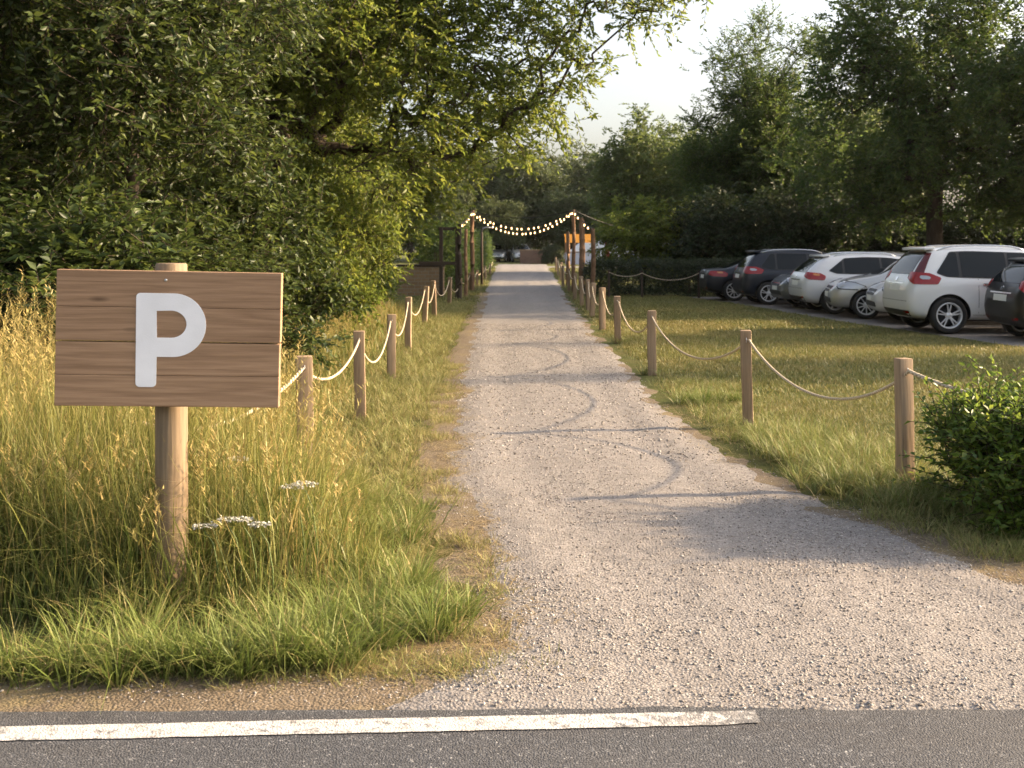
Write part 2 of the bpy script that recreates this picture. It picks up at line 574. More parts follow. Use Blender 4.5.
HAZE = .00009
if HAZE:
    bm = bmesh.new(); bm_box(bm, (0, 60, 7.5), (440, 440, 17))
    hm, hnt, hout = mk('haze_air')
    pv = hnt.nodes.new('ShaderNodeVolumePrincipled'); pv.inputs['Density'].default_value = HAZE
    pv.inputs['Color'].default_value = (.95, .96, 1, 1); pv.inputs['Anisotropy'].default_value = .3
    hnt.links.new(pv.outputs[0], hout.inputs['Volume'])
    tag(bm_obj('haze', bm, hm), kind='stuff')

# ------------------------------------------------------------------ path outline
PATH_Y = np.array([262, 266, 268, 280, 300, 330, 360, 400, 440, 480, 510, 550, 600, 650, 690, 720])
PATH_L = np.array([499, 497.5, 497, 491, 484, 472, 464, 455, 449, 449, 462, 484, 512, 500, 400, 300])
PATH_R = np.array([544, 547, 548, 556, 567, 590, 618, 655, 700, 765, 835, 935, 1085, 1250, 1500, 1700])
_Y = (CZ * F / (PATH_Y - HZ))[::-1]
_XL = ((PATH_L - 512) * (CZ * F / (PATH_Y - HZ)) / F)[::-1]
_XR = ((PATH_R - 512) * (CZ * F / (PATH_Y - HZ)) / F)[::-1]
def path_l(Y): return np.interp(Y, _Y, _XL)
def path_r(Y): return np.interp(Y, _Y, _XR)
def path_z(X, Y):
    l = path_l(Y); r = path_r(Y)
    d = np.minimum(X - l, r - X)
    nz = (fbm(X * 2.2, Y * 2.2, 3, 4) - .5)
    z = .016 * sstep(-.02, .28, d) + nz * .05 * (1 - sstep(.2, .5, d)) * .6
    z = z - .022 * (1 - sstep(-.25, .06, d))
    c = (l + r) / 2; h = (r - l) / 2
    u = (X - c) / np.maximum(h, .3)
    z = np.where(Y < 4.4, z - .03 * (1 - sstep(4.06, 4.18, Y)) + np.where(X > -.3, .006, 0), z)
    rut = np.exp(-((np.abs(u) - .5) / .18) ** 2)
    z = z - .010 * rut * sstep(.1, .5, d) + .008 * (fbm(X * 5, Y * 5, 9, 3) - .5) * sstep(.1, .5, d)
    return z
def road_edge(X): return 4.175 + .012 * X + .055 * (fbm(np.asarray(X) * 4, np.asarray(X) * 0 + 2.2, 5, 5) - .5)


def sheet(name, X, Y, Z, mat, smooth=True):
    ny, nx = X.shape
    V = np.stack([X, Y, Z], -1).reshape(-1, 3)
    i = np.arange(ny * nx).reshape(ny, nx)
    Q = np.stack([i[:-1, :-1], i[:-1, 1:], i[1:, 1:], i[1:, :-1]], -1).reshape(-1, 4)
    o = link(name, np_mesh(name, V, Q, smooth), mat)
    return tag(o, kind='structure')


def ground():
    gx = np.concatenate([[-200, -100, -50], np.linspace(-25, 25, 26), [50, 100, 200]])
    gy = np.concatenate([[-120, -40], np.linspace(-10, 90, 51), [120, 180, 260]])
    X, Y = np.meshgrid(gx, gy)
    sheet('ground', X, Y, X * 0, M['soil'])
ground()

ys = np.concatenate([np.arange(4.0, 12, .06), np.arange(12, 30, .2), np.arange(30, 92, .8)])
us = np.linspace(0, 1, 90)
YY = ys[:, None] + 0 * us[None, :]
XX = (path_l(ys) - .3)[:, None] * (1 - us) + (path_r(ys) + .3)[:, None] * us
sheet('gravel_path', XX, YY, path_z(XX, YY) + .004, M['path'])

# bare verge between the asphalt and the grass on the left
vx = np.linspace(-9, .2, 190); vv = np.linspace(4.0, 4.95, 24)
X, Y = np.meshgrid(vx, vv)
d = 4.62 + .22 * (fbm(X * 1.3, Y * 0, 12, 4) - .5) + .35 * sstep(-1.2, -.2, X) - Y
sheet('verge', X, Y, .008 * sstep(-.02, .12, d) - .014 * (1 - sstep(-.1, .02, d)) + .006 * (fbm(X * 9, Y * 9, 2, 3) - .5), M['dirt'])
# worn strip along the left edge of the path
vy = np.concatenate([np.arange(4.5, 14, .08), np.arange(14, 40, .5)]); vu = np.linspace(-.62, .35, 26)
Y = vy[:, None] + 0 * vu[None, :]; X = path_l(vy)[:, None] + vu[None, :]
d = .24 + .6 * (fbm(X * 2.6, Y * 2.2, 31, 4) - .5) - (path_l(Y) - X)
sheet('worn_edge', X, Y, .007 * sstep(0, .15, d) - .014 * (1 - sstep(-.12, .03, d)), M['dirt'])
# worn strip along the right edge
vu = np.linspace(-.3, 1.0, 34)
Y = vy[:, None] + 0 * vu[None, :]; X = path_r(vy)[:, None] + vu[None, :]
d = .06 + .45 * (1 - sstep(6.3, 7.6, Y)) + .5 * (fbm(X * 2.6, Y * 2.2, 41, 4) - .5) - (X - path_r(Y))
sheet('worn_edge', X, Y, .007 * sstep(0, .15, d) - .014 * (1 - sstep(-.12, .03, d)), M['dirt'])
# road
rx = np.concatenate([[-60, -30, -15], np.arange(-10, 10.01, .035), [15, 30, 60]])
ev = road_edge(rx)
rows = [ev, ev - .02, ev * 0 + 4.0, ev * 0 + 3.0, ev * 0 - 2.0]
X = np.stack([rx] * len(rows)); Y = np.stack(rows); Z = np.stack([rx * 0 - .01, rx * 0 + .017] + [rx * 0 + .02] * 3)
sheet('road', X, Y, Z, M['asphalt'], smooth=False)
# white edge line, worn off at its end
mx_ = np.arange(-9, .875, .015)
t_ = (mx_ + 1.77) / 2.59
yc = 3.930 + .133 * t_
jag = .005 * (fbm(mx_ * 14, mx_ * 0, 77, 3) - .5)
endw = 1 - .0 * mx_
fr_ = sstep(.70, .875, mx_); hw_ = .058 * (1 - .12 * fr_)
top = yc + .056 + jag; bot = top - 2 * hw_ + .006 * (fbm(mx_ * 14, mx_ * 0 + 5, 78, 3) - .5)
X = np.stack([mx_, mx_]); Y = np.stack([bot, top])
sheet('road_marking', X, Y, X * 0 + .0245, M['marking'])
# car park gravel
cx = np.linspace(0, 1, 40); cyv = np.concatenate([np.arange(15, 36.2, .25)])
lx = np.interp(cyv, [15, 17.9, 20.6, 24.7, 32, 36], [9.5, 8.6, 7.85, 7.15, 6.35, 5.5])
Y = cyv[:, None] + 0 * cx[None]; X = lx[:, None] - .4 + cx[None] ** 2 * (26 - lx[:, None])
d = X - lx[:, None] + .5 * (fbm(X * 1.4, Y * 1.4, 55, 4) - .5)
sheet('parking_ground', X, Y, .012 * sstep(0, .3, d) - .014 * (1 - sstep(-.2, .05, d)), M['park'])
# cross track at the far end of the path
X, Y = np.meshgrid(np.linspace(-9, 22, 60), np.linspace(79, 84, 10))
sheet('cross_track', X, Y, .012 - .03 * np.abs((Y - 81.5) / 2.5) ** 4 + 0 * X, M['path'])


# ------------------------------------------------------------------ foliage engine
def tubes_np(A, B, ra, rb, n):
    d = nrm(B - A)
    ref = np.where(np.abs(d[:, 2:3]) > .9, np.array([[1., 0, 0]]), np.array([[0, 0, 1.]]))
    a = nrm(np.cross(d, ref)); b = np.cross(d, a)
    th = np.arange(n) * 2 * np.pi / n
    ring = a[:, None, :] * np.cos(th)[None, :, None] + b[:, None, :] * np.sin(th)[None, :, None]
    V = np.concatenate([A[:, None] + ring * ra[:, None, None], B[:, None] + ring * rb[:, None, None]], 1)
    m = len(A)
    k = np.arange(n); k2 = (k + 1) % n
    Q = np.stack([k, k2, k2 + n, k + n], -1)
    Q = (np.arange(m) * 2 * n)[:, None, None] + Q[None]
    return V.reshape(-1, 3), Q.reshape(-1, 4)


def join_np(parts):
    V = []; Q = []; o = 0
    for v, q in parts:
        V.append(v); Q.append(q + o); o += len(v)
    return np.concatenate(V), np.concatenate(Q)


def leaves_np(rng, pos, axis, size, up=.35, wid=.5):
    """one folded leaf (two triangles each side) per position, pointing along axis"""
    n = len(pos)
    axis = nrm(axis)
    upv = nrm(np.array([0, 0, 1.]) * up + rng.normal(size=(n, 3)) * .55)
    side = nrm(np.cross(axis, upv)); nor = np.cross(side, axis)
    s = size[:, None]
    base = pos
    mid = pos + axis * s * .45
    tip = pos + axis * s - nor * s * .12
    l = mid + side * s * wid * .5 + nor * s * .10
    r = mid - side * s * wid * .5 + nor * s * .10
    V = np.stack([base, r, tip, l], 1).reshape(-1, 3)
    i = np.arange(n)[:, None] * 4
    Tn = np.concatenate([i + np.array([[0, 1, 2]]), i + np.array([[0, 2, 3]])], 1).reshape(-1, 3)
    return V, Tn


def sprays(rng, tips, dirs, twigs, per, tlen, lsize, droop=.25, up=.7, wid=.5, spread=.8):
    """leafy twigs at each tip"""
    n = len(tips)
    T = np.repeat(tips, twigs, 0)
    D = nrm(np.repeat(dirs, twigs, 0) + rng.normal(size=(n * twigs, 3)) * spread)
    T = T + rng.normal(size=T.shape) * tlen * .35
    L = tlen * rng.uniform(.5, 1.15, len(T))
    k = (np.arange(per) + .5) / per
    P = T[:, None] + D[:, None] * (k[None, :, None] * L[:, None, None])
    P[..., 2] -= droop * (k[None] ** 2) * L[:, None]
    sd_ = nrm(np.cross(D, np.array([0, 0, 1.]) + rng.normal(size=D.shape) * .3))
    sign = np.where(np.arange(per) % 2 == 0, 1., -1.)
    ax = D[:, None] * .75 + sd_[:, None] * sign[None, :, None] * .8 + rng.normal(size=P.shape) * .22
    ax[..., 2] -= droop * .8
    sz = lsize * rng.uniform(.55, 1.2, P.shape[:2])
    end = T + D * L[:, None]; end[:, 2] -= droop * L
    return P.reshape(-1, 3), ax.reshape(-1, 3), sz.ravel(), (T, end)


def grow(rng, trunk_pts, tips, up_pref=.5):
    """connects every tip to the nearest fitting wood already grown"""
    N = [np.array(p, float) for p in trunk_pts]; par = [-1] + list(range(len(trunk_pts) - 1))
    nodes = np.zeros((len(N) + len(tips) * 3 + 4, 3)); nodes[:len(N)] = N; cnt = len(N)
    base = trunk_pts[0]
    skip = max(1, int(len(N) * .25))
    order = np.argsort(np.linalg.norm(tips - np.mean(np.array(N), 0), axis=1))
    parent = np.full(len(nodes), -1); parent[:cnt] = par
    tipnode = np.zeros(len(tips), int)
    for ti in order:
        t = tips[ti]
        dv = t - nodes[skip:cnt]
        dist = np.linalg.norm(dv, axis=1)
        cost = dist + up_pref * np.maximum(0, dist * .45 - dv[:, 2])
        j = int(np.argmin(cost)) + skip
        a = nodes[j]; L = np.linalg.norm(t - a)
        if L > .9:
            m1 = a * .62 + t * .38 + rng.normal(size=3) * L * .05 + np.array([0, 0, -.02 * L])
            m2 = a * .28 + t * .72 + rng.normal(size=3) * L * .05 + np.array([0, 0, .04 * L])
            nodes[cnt] = m1; parent[cnt] = j; nodes[cnt + 1] = m2; parent[cnt + 1] = cnt
            nodes[cnt + 2] = t; parent[cnt + 2] = cnt + 1; tipnode[ti] = cnt + 2; cnt += 3
        else:
            nodes[cnt] = t; parent[cnt] = j; tipnode[ti] = cnt; cnt += 1
    nodes = nodes[:cnt]; parent = parent[:cnt]
    load = np.zeros(cnt); load[tipnode] = 1
    for i in range(cnt - 1, 0, -1):
        if parent[i] >= 0: load[parent[i]] += load[i]
    return nodes, parent, load, tipnode


def tree_meshes(seed, H, trunk_h, tr, clumps, tips_per, twigs, per, tlen, lsize, base_r=1.0, lean=(0, 0), ntrunks=1, droop=.25, forks=None, wid=.5, twigwood=True, up=.4, upp=.5):
    """clumps: list of (x,y,z,r) in the tree's own space"""
    rng = np.random.default_rng(seed)
    tips = []; tdir = []
    for (x, y, z, r) in clumps:
        k = max(7, int(tips_per * (r ** 2)))
        d = nrm(rng.normal(size=(k, 3))); rad = r * rng.uniform(.25, 1, k) ** .6
        p = np.array([x, y, z]) + d * rad[:, None] * np.array([1, 1, .78])
        p[:, 2] = np.maximum(p[:, 2], .12)
        tips.append(p); tdir.append(d * .7 + nrm(np.array([[x, y, .6 + z * .05]])) * .5)
    tips = np.concatenate(tips); tdir = nrm(np.concatenate(tdir))
    parts = []; tipsets = np.arange(len(tips))
    if ntrunks > 1:
        asg = rng.integers(0, ntrunks, len(tips))
    else:
        asg = np.zeros(len(tips), int)
    for k in range(ntrunks):
        sel = np.where(asg == k)[0]
        if len(sel) == 0: continue
        m = 9
        a = 2 * np.pi * k / max(ntrunks, 1) + rng.uniform(0, 1)
        off = (np.array([math.cos(a), math.sin(a)]) * (.25 if ntrunks > 1 else 0)) * base_r
        tp = []
        for i in range(m):
            u = i / (m - 1)
            out = off * (.12 + 3.1 * u) if ntrunks > 1 else off
            wob = rng.normal(size=2) * .006 * trunk_h * (u > 0) * (u < 1)
            tp.append((out[0] + lean[0] * u + wob[0], out[1] + lean[1] * u + wob[1], -.15 + (trunk_h + .15) * u))
        nodes, parent, load, tn = grow(rng, tp, tips[sel], upp)
        e = .56
        rad = tr * (np.maximum(load, .6) / load[0]) ** e
        rad = np.clip(rad, .006, tr)
        rad[0] *= 1.35
        idx = np.where(parent >= 0)[0]
        A = nodes[parent[idx]]; B = nodes[idx]
        rb = rad[idx]; ra = np.minimum(rad[parent[idx]], rb * 1.5)
        thick = rb > .022
        for msk, ns in ((thick, 8), (~thick, 3)):
            if msk.any(): parts.append(tubes_np(A[msk], B[msk], ra[msk], rb[msk], ns))
    P, ax, sz, (T, E) = sprays(rng, tips, tdir, twigs, per, tlen, lsize, droop, up, wid)
    if twigwood:
        rr = np.full(len(T), .0045 + .01 * lsize)
        parts.append(tubes_np(T, E, rr, rr * .4, 3))
    P[:, 2] = np.maximum(P[:, 2], .03)
    wood = join_np(parts)
    lv = leaves_np(rng, P, ax, sz, up, wid)
    return wood, lv


def crown_clumps(seed, c, rad, n, rmin, rmax, hollow=.45, zmin=None, flat_bottom=False):
    """clumps of foliage through an uneven crown"""
    rng = np.random.default_rng(seed + 991)
    out = []
    d = nrm(rng.normal(size=(n * 3, 3)))
    for q in d:
        rr = rng.uniform(hollow, 1) * (0.82 + .3 * rng.random())
        p = np.array(c) + q * np.array(rad) * rr
        if zmin is not None and p[2] < zmin: continue
        r = rng.uniform(rmin, rmax)
        if all(np.linalg.norm(p - np.array(o[:3])) > .55 * min(r, o[3]) for o in out):
            out.append((*p, r))
        if len(out) >= n: break
    return out


def plant_tree(name, x, y, label, cat, wood_lv, leafm, barkm, group=None, rz=0, part='trunk', crown='crown', scale=1):
    (wv, wq), (lvv, lt) = wood_lv
    root = empty(name, (x, y, 0), rz)
    root.scale = (scale,) * 3
    tag(root, label, cat, group)
    link(part, np_mesh(part, wv, wq, True), barkm, root)
    link(crown, np_mesh(crown, lvv, lt), leafm, root)
    return root


def tree_copy(src, x, y, label, rz=0, scale=1.0, zs=None):
    c = copy_tree(src)
    c.location = (x, y, 0); c.rotation_euler = (0, 0, rz); c.scale = (scale, scale, zs or scale)
    c['label'] = label
    return c


EXEC_SECTIONS = True

# ------------------------------------------------------------------ parking sign
def make_sign():
    root = empty('parking_sign', (-1.588, 5.36, 0))
    tag(root, 'wooden parking sign with a white letter P on a thick round post in tall grass', 'sign')
    bm = bmesh.new()
    prof = [(0.001, -.3), (.080, -.3), (.077, 0), (.074, .6), (.0725, 1.2), (.072, 1.598), (.066, 1.606), (.001, 1.607)]
    rings = bm_lathe(bm, prof, 36)
    for ring in rings[1:-1]:
        for v in ring:
            a = math.atan2(v.co.y, v.co.x)
            s = 1 + .018 * math.sin(3 * a + v.co.z) + .01 * math.sin(7 * a + 2 * v.co.z)
            v.co.x *= s; v.co.y *= s
    bm_obj('post', bm, M['post_sign'], root, 40)
    R = Matrix.Rotation(math.radians(4.5), 3, 'Z') @ Matrix.Rotation(math.radians(1.2), 3, 'Y')
    zs = [(1.576, 1.436), (1.4345, 1.302), (1.294, 1.166), (1.1645, .949)]
    zs = [(1.576, 1.2560), (1.2500, .960)]
    SC_Z = 1.263
    off = R @ Vector((0, -.105, 0)) + Vector((-.010, 0, -.004))
    for i, (zt, zb) in enumerate(zs):
        bm = bmesh.new()
        mid = (zt + zb) / 2 + (-.006 if i == 0 else -.004)
        # two tongued boards make each half: a fine groove between them
        for (a, b_) in ((zt, mid + .0004), (mid - .0004, zb)):
            bm_box(bm, (0, 0, (a + b_) / 2), (1.003 - .003 * i, .062, abs(a - b_)), None, .0032)
        bm_box(bm, (0, .006, (zt + zb) / 2), (1.0, .044, zt - zb - .02))
        o = bm_obj('board', bm, M['board'], root)
        o.matrix_local = Matrix.Translation(off + R @ Vector((0, 0, SC_Z))) @ R.to_4x4() @ Matrix.Translation((0, 0, -SC_Z))
    # the letter: one outline and its eye
    s = 5.10 / F
    def px(x, y): return ((x - 167.5) * s, (CZ - (y - HZ) * s))
    cu = bpy.data.curves.new('letter', 'CURVE'); cu.dimensions = '2D'; cu.fill_mode = 'BOTH'
    cu.extrude = .0010; cu.bevel_depth = .0004; cu.bevel_resolution = 1
    def rc(cx_, cy_, r, a0, a1, n): return [(cx_ + r[0] * math.cos(math.radians(a0 + (a1 - a0) * i / n)), cy_ + r[1] * math.sin(math.radians(a0 + (a1 - a0) * i / n))) for i in range(n + 1)]
    outer = rc(140, 295, (4, 4), 180, 270, 4) + rc(173.5, 323.5, (33, 32.5), -90, 90, 26) + [(157.5, 356)] + rc(153.5, 383, (4, 4), 0, 90, 4) + rc(141, 383, (4, 4), 90, 180, 4)
    inner = [(156.5, 309)] + rc(171.5, 322.5, (15.5, 14), -90, 90, 16) + [(157.2, 336.5)]
    for poly in (outer, inner):
        sp = cu.splines.new('POLY'); sp.points.add(len(poly) - 1); sp.use_cyclic_u = True
        for p, q in zip(sp.points, poly):
            X_, Z_ = px(*q); p.co = (X_, Z_, 0, 1)
    tmp = bpy.data.objects.new('letter_curve', cu); COL.objects.link(tmp)
    bpy.context.view_layer.update()
    me = bpy.data.meshes.new_from_object(tmp.evaluated_get(bpy.context.evaluated_depsgraph_get()))
    bpy.data.objects.remove(tmp)
    me.materials.clear()
    o = link('letter', me, M['white_paint'], root)
    o.matrix_local = Matrix.Translation(off + R @ Vector((-.007, -.0325, SC_Z - .012))) @ R.to_4x4() @ Matrix.Translation((0, 0, -SC_Z)) @ Matrix.Rotation(math.radians(90), 4, 'X')
    # screw heads
    for (sx, sz) in ((-.012, 1.535),):
        bm = bmesh.new()
        bm_lathe(bm, [(.0001, .003), (.006, .002), (.007, 0)], 12)
        q = bm_obj('screw', bm, M['metal'], root)
        q.matrix_local = Matrix.Translation(off + R @ Vector((sx, -.0315, SC_Z)) + Vector((0, 0, sz - SC_Z))) @ R.to_4x4() @ Matrix.Rotation(math.radians(90), 4, 'X')
make_sign()


# ------------------------------------------------------------------ rope fences
ORD = ['nearest', 'second', 'third', 'fourth', 'fifth', 'sixth', 'seventh', 'eighth', 'ninth', 'tenth', 'eleventh', 'twelfth', 'thirteenth', 'fourteenth', 'fifteenth', 'sixteenth']


def rope_post(i, X, Y, ztop, side, wpost):
    rg = random.Random(i * 31 + (0 if side == 'right' else 500))
    bm = bmesh.new()
    bm_box(bm, (0, 0, ztop / 2 - .1), (wpost, wpost, ztop + .2))
    bmesh.ops.subdivide_edges(bm, edges=[e for e in bm.edges if abs(e.verts[0].co.z - e.verts[1].co.z) > .1], cuts=6)
    top = [e for e in bm.edges if e.verts[0].co.z > ztop - .01 and e.verts[1].co.z > ztop - .01]
    vert = [e for e in bm.edges if abs(e.verts[0].co.z - e.verts[1].co.z) > .02]
    bmesh.ops.bevel(bm, geom=top + vert, offset=.009, segments=2, profile=.6, affect='EDGES')
    for v in bm.verts:
        v.co.x += .004 * math.sin(v.co.z * 5 + i) + rg.uniform(-.0012, .0012); v.co.y += .004 * math.cos(v.co.z * 4 + i)
    o = bm_obj('rope_post', bm, M['post'], None, 35)
    o.location = (X, Y, 0)
    o.rotation_euler = (math.radians(rg.uniform(-2.2, 2.2)), math.radians(rg.uniform(-2.4, 2.4)), math.radians(rg.uniform(-14, 14)))
    if side == 'right':
        l = ('square wooden rope post beside the leafy hedge, nearest to the road on the right' if i == 0 else
             '%s rope post from the leafy hedge along the right edge of the gravel path' % ORD[i])
        g = 'rope posts along the right edge of the path'
    else:
        l = ('rough wooden rope post just beside the parking sign, half sunk in tall grass' if i == 0 else
             '%s rope post from the parking sign along the left edge of the gravel path' % ORD[i])
        g = 'rope posts along the left edge of the path'
    tag(o, l, 'rope post', g)
    if Y < 32:                                   # a staple holding the rope
        bm = bmesh.new()
        n = 8
        pts = [Vector((.0 , -wpost / 2 - .012 + .018 * math.cos(a), ztop - .085 + .02 * math.sin(a))) for a in np.linspace(-math.pi * .6, math.pi * .6, n)]
        pts = [Vector((p.x, -wpost / 2 - .016 * math.cos(a) + .004, ztop - .085 + .022 * math.sin(a))) for p, a in zip(pts, np.linspace(-math.pi * .55, math.pi * .55, n))]
        bm_tube(bm, pts, .0035, 6)
        bm_obj('staple', bm, M['metal'], o)
    return o


def rope(a, b, sag, r, label, group=None, knots=True):
    n = 40
    L = (Vector(b) - Vector(a)).length
    rg = random.Random(int(a[0] * 1000 + a[1] * 77))
    sk = rg.uniform(-.12, .12)
    C = []
    for i in range(n + 1):
        t = i / n
        p = Vector(a).lerp(Vector(b), t)
        s = 4 * t * (1 - t) * (1 + sk * (t - .5))
        p.z -= sag * s ** .92
        C.append(p)
    V = []; Q = []; tw = []
    k = 10; arc = 0
    for i, p in enumerate(C):
        d = (C[min(i + 1, n)] - C[max(i - 1, 0)]).normalized()
        x = d.cross(Vector((0, 0, 1))).normalized(); y = d.cross(x)
        if i: arc += (C[i] - C[i - 1]).length
        for j in range(k):
            th = 2 * math.pi * j / k
            V.append(p + (x * math.cos(th) + y * math.sin(th)) * r); tw.append(arc * 2 * math.pi / .03 + 2 * th)
    for i in range(n):
        for j in range(k):
            Q.append((i * k + j, i * k + (j + 1) % k, (i + 1) * k + (j + 1) % k, (i + 1) * k + j))
    o = link('rope', np_mesh('rope', [tuple(v) for v in V], Q, True, {'twist': tw}), M['rope'])
    tag(o, label, 'rope', group)
    return o


RIGHT = [(2.70, 7.9, .907, .096), (2.165, 10.57, .90, .096), (1.80, 14.8, .83, .11), (1.80, 19.5, .80, .11), (1.77, 22.5, .83, .11), (1.84, 26.4, .79, .11), (1.90, 28.7, .80, .1), (1.87, 30.9, .81, .1), (1.86, 34.2, .80, .1), (1.98, 40, .82, .1), (2.0, 45, .82, .1), (2.17, 51, .84, .1), (2.36, 59, .84, .1), (2.68, 70, .85, .1)]
LEFT = [(-1.57, 8.7, .845, .125), (-1.455, 11.0, .86, .105), (-1.525, 14.5, .80, .11), (-1.65, 18.3, .84, .10), (-1.82, 24, .80, .1), (-1.77, 26.3, .84, .1), (-1.73, 31.7, .76, .1), (-1.62, 36, .60, .1), (-1.52, 41.6, .62, .1), (-1.40, 46, .62, .1), (-1.32, 50, .62, .1), (-1.28, 55, .60, .1), (-1.19, 62, .6, .1), (-1.29, 78, .62, .1)]
for side, LST in (('right', RIGHT), ('left', LEFT)):
    for i, (X_, Y_, zt, wp) in enumerate(LST):
        rope_post(i, X_, Y_, zt, side, wp)
    for i in range(len(LST) - 1):
        a, b = LST[i], LST[i + 1]
        oy = -.065
        sag = {('right', 0): .335, ('right', 1): .33, ('left', 0): .20, ('left', 1): .34}.get((side, i), .33 if b[1] < 40 else .16)
        pa = Vector((a[0], a[1] + oy, a[2] - .085)); pb = Vector((b[0], b[1] + oy, b[2] - .085))
        who = 'hedge' if side == 'right' else 'sign'
        lab = 'pale rope sagging between the %s and %s posts from the %s, %s of the path' % ('first' if i == 0 else ORD[i], ORD[i + 1], who, side)
        rope(pa, pb, sag, .011, lab, 'ropes along the %s edge of the path' % side)
rope((2.70, 7.84, .83), (3.55, 6.75, .66), .06, .0135, 'short pale rope running from the first right post down into the leafy hedge', 'ropes along the right edge of the path')
rope((-1.57, 8.63, .76), (-2.3, 7.1, .60), .20, .0135, 'pale rope hanging from the rough post behind the right end of the parking sign', 'ropes along the left edge of the path')
# rope in front of the clipped hedge
HP = [(3.0, 35.6, .86), (4.0, 35.4, .84), (5.75, 35.4, .84)]
for i, (X_, Y_, z_) in enumerate(HP):
    bm = bmesh.new(); bm_box(bm, (0, 0, z_ / 2 - .1), (.07, .07, z_ + .2), None, .008)
    o = bm_obj('hedge_post', bm, M['dark_wood']); o.location = (X_, Y_, 0)
    tag(o, ['dark thin post in front of the clipped hedge near the gate poles', 'dark thin post halfway along the front of the clipped hedge', 'dark thin post before the clipped hedge, closest to the navy saloon'][i], 'post', 'dark posts in front of the clipped hedge')
for i in range(2):
    a, b = HP[i], HP[i + 1]
    rope((a[0], a[1] - .05, a[2] - .06), (b[0], b[1] - .05, b[2] - .06),           .12 + .1 * i, .010, ['short rope in front of the clipped hedge beside the gate poles', 'long sagging rope in front of the clipped hedge beside the cars'][i], 'ropes in front of the clipped hedge')


# ------------------------------------------------------------------ gate of poles, string lights, street lamp
def pole(x, y, h, r, label, mat='pole'):
    bm = bmesh.new()
    rg = random.Random(int(x * 100 + y))
    pts = [(.012 * math.sin(k * 1.1 + x), .012 * math.cos(k + y), -.2 + (h + .2) * k / 8) for k in range(9)]
    bm_tube(bm, pts, [r * (1.08 - .03 * k) for k in range(9)], 10)
    o = bm_obj('wooden_pole', bm, M[mat], None, 40); o.location = (x, y, 0)
    return tag(o, label, 'pole', 'wooden poles of the light gate')
PL = [(-1.42, 41.0, 2.86, .085, 'tall reddish pole carrying the string lights on the left of the path'),
      (-1.60, 35.0, 2.28, .075, 'dark short pole in front of the tall lit pole, left of the path'),
      (-1.47, 36.6, 2.15, .06, 'lighter pole leaning against the dark short pole, left of the path'),
      (2.12, 39.6, 2.84, .07, 'tall thin pole carrying the string lights on the right of the path'),
      (2.44, 34.6, 2.14, .075, 'short outer pole nearest the clipped hedge at the light gate'),
      (2.24, 37.2, 2.52, .085, 'thick middle pole of the right side of the light gate'),
      (2.38, 38.4, 2.50, .06, 'thin pole just behind the thick middle pole on the right'),
      (2.24, 46, 2.16, .08, 'rearmost short pole on the right side of the light gate')]
for p in PL: pole(*p[:4], p[4], 'dark_wood' if p[4].startswith('dark') else 'pole')


def string_lights(pts, sags, nb, label):
    root = empty('string_lights', pts[0])
    tag(root, label, 'string lights', 'strings of warm bulbs over the path')
    o0 = Vector(pts[0])
    bm = bmesh.new(); line = []
    for (a, b, s) in zip(pts[:-1], pts[1:], sags):
        for i in range(17):
            t = i / 16; p = Vector(a).lerp(Vector(b), t); p.z -= s * 4 * t * (1 - t); line.append(p - o0)
    bm_tube(bm, [p + Vector((0, 0, 1e-4 * i)) for i, p in enumerate(line)], .011, 6)
    bm_obj('cable', bm, M['cable'], root)
    lens = [0]
    for i in range(1, len(line)): lens.append(lens[-1] + (line[i] - line[i - 1]).length)
    proto = None
    rg = random.Random(len(label))
    for k in range(nb):
        d = lens[-1] * (k + .5 + rg.uniform(-.2, .2)) / nb
        i = max(1, int(np.searchsorted(lens, d)))
        u = (d - lens[i - 1]) / max(1e-6, lens[i] - lens[i - 1])
        p = line[i - 1].lerp(line[i], u)
        if proto is None:
            bm = bmesh.new(); bm_lathe(bm, [(.001, -.105), (.02, -.098), (.023, -.080), (.021, -.058), (.014, -.035), (.001, -.03)], 12)
            proto = bm_obj('bulb', bm, M['bulb'], root, 60)
            bm = bmesh.new(); bm_lathe(bm, [(.001, -.035), (.02, -.034), (.02, 0), (.001, .005)], 8)
            q = bm_obj('socket', bm, M['cable'], proto)
            proto.location = p
        else:
            c = copy_tree(proto, root); c.location = p
string_lights([(-1.62, 34.9, 2.25), (-1.42, 40.9, 2.82)], [.1], 6, 'short string of warm bulbs rising to the tall lit pole on the left')
string_lights([(2.12, 39.5, 2.82), (2.44, 34.5, 2.12)], [.08], 6, 'short string of warm bulbs falling to the outer pole on the right')
string_lights([(-1.42, 40.9, 2.82), (2.12, 39.5, 2.82)], [.74], 25, 'lower string of glowing warm bulbs sagging deepest across the path')
string_lights([(-1.42, 41.1, 2.86), (2.14, 39.7, 2.85)], [.60], 19, 'upper string of glowing warm bulbs just behind the deeper string')


def wire(pts, sags, r, label):
    bm = bmesh.new(); line = []
    for (a, b, s) in zip(pts[:-1], pts[1:], sags):
        for i in range(20):
            t = i / 20; p = Vector(a).lerp(Vector(b), t); p.z -= s * 4 * t * (1 - t); line.append(p)
    line.append(Vector(pts[-1])); bm_tube(bm, line, r, 6)
    tag(bm_obj('wire', bm, M['cable']), label, 'wire', 'thin dark wires at the light gate')
wire([(-3.9, 41, 2.60), (-1.42, 41.0, 2.86)], [.12], .012, 'thin dark wire from the left trees to the tall lit pole')
wire([(-1.42, 41.06, 2.84), (2.12, 39.66, 2.84)], [.26], .012, 'thin dark wire stretched across the path above the string lights')
wire([(2.12, 39.6, 2.84), (4.6, 41.5, 2.15)], [.12], .016, 'pale wire running from the tall right pole into the bush')

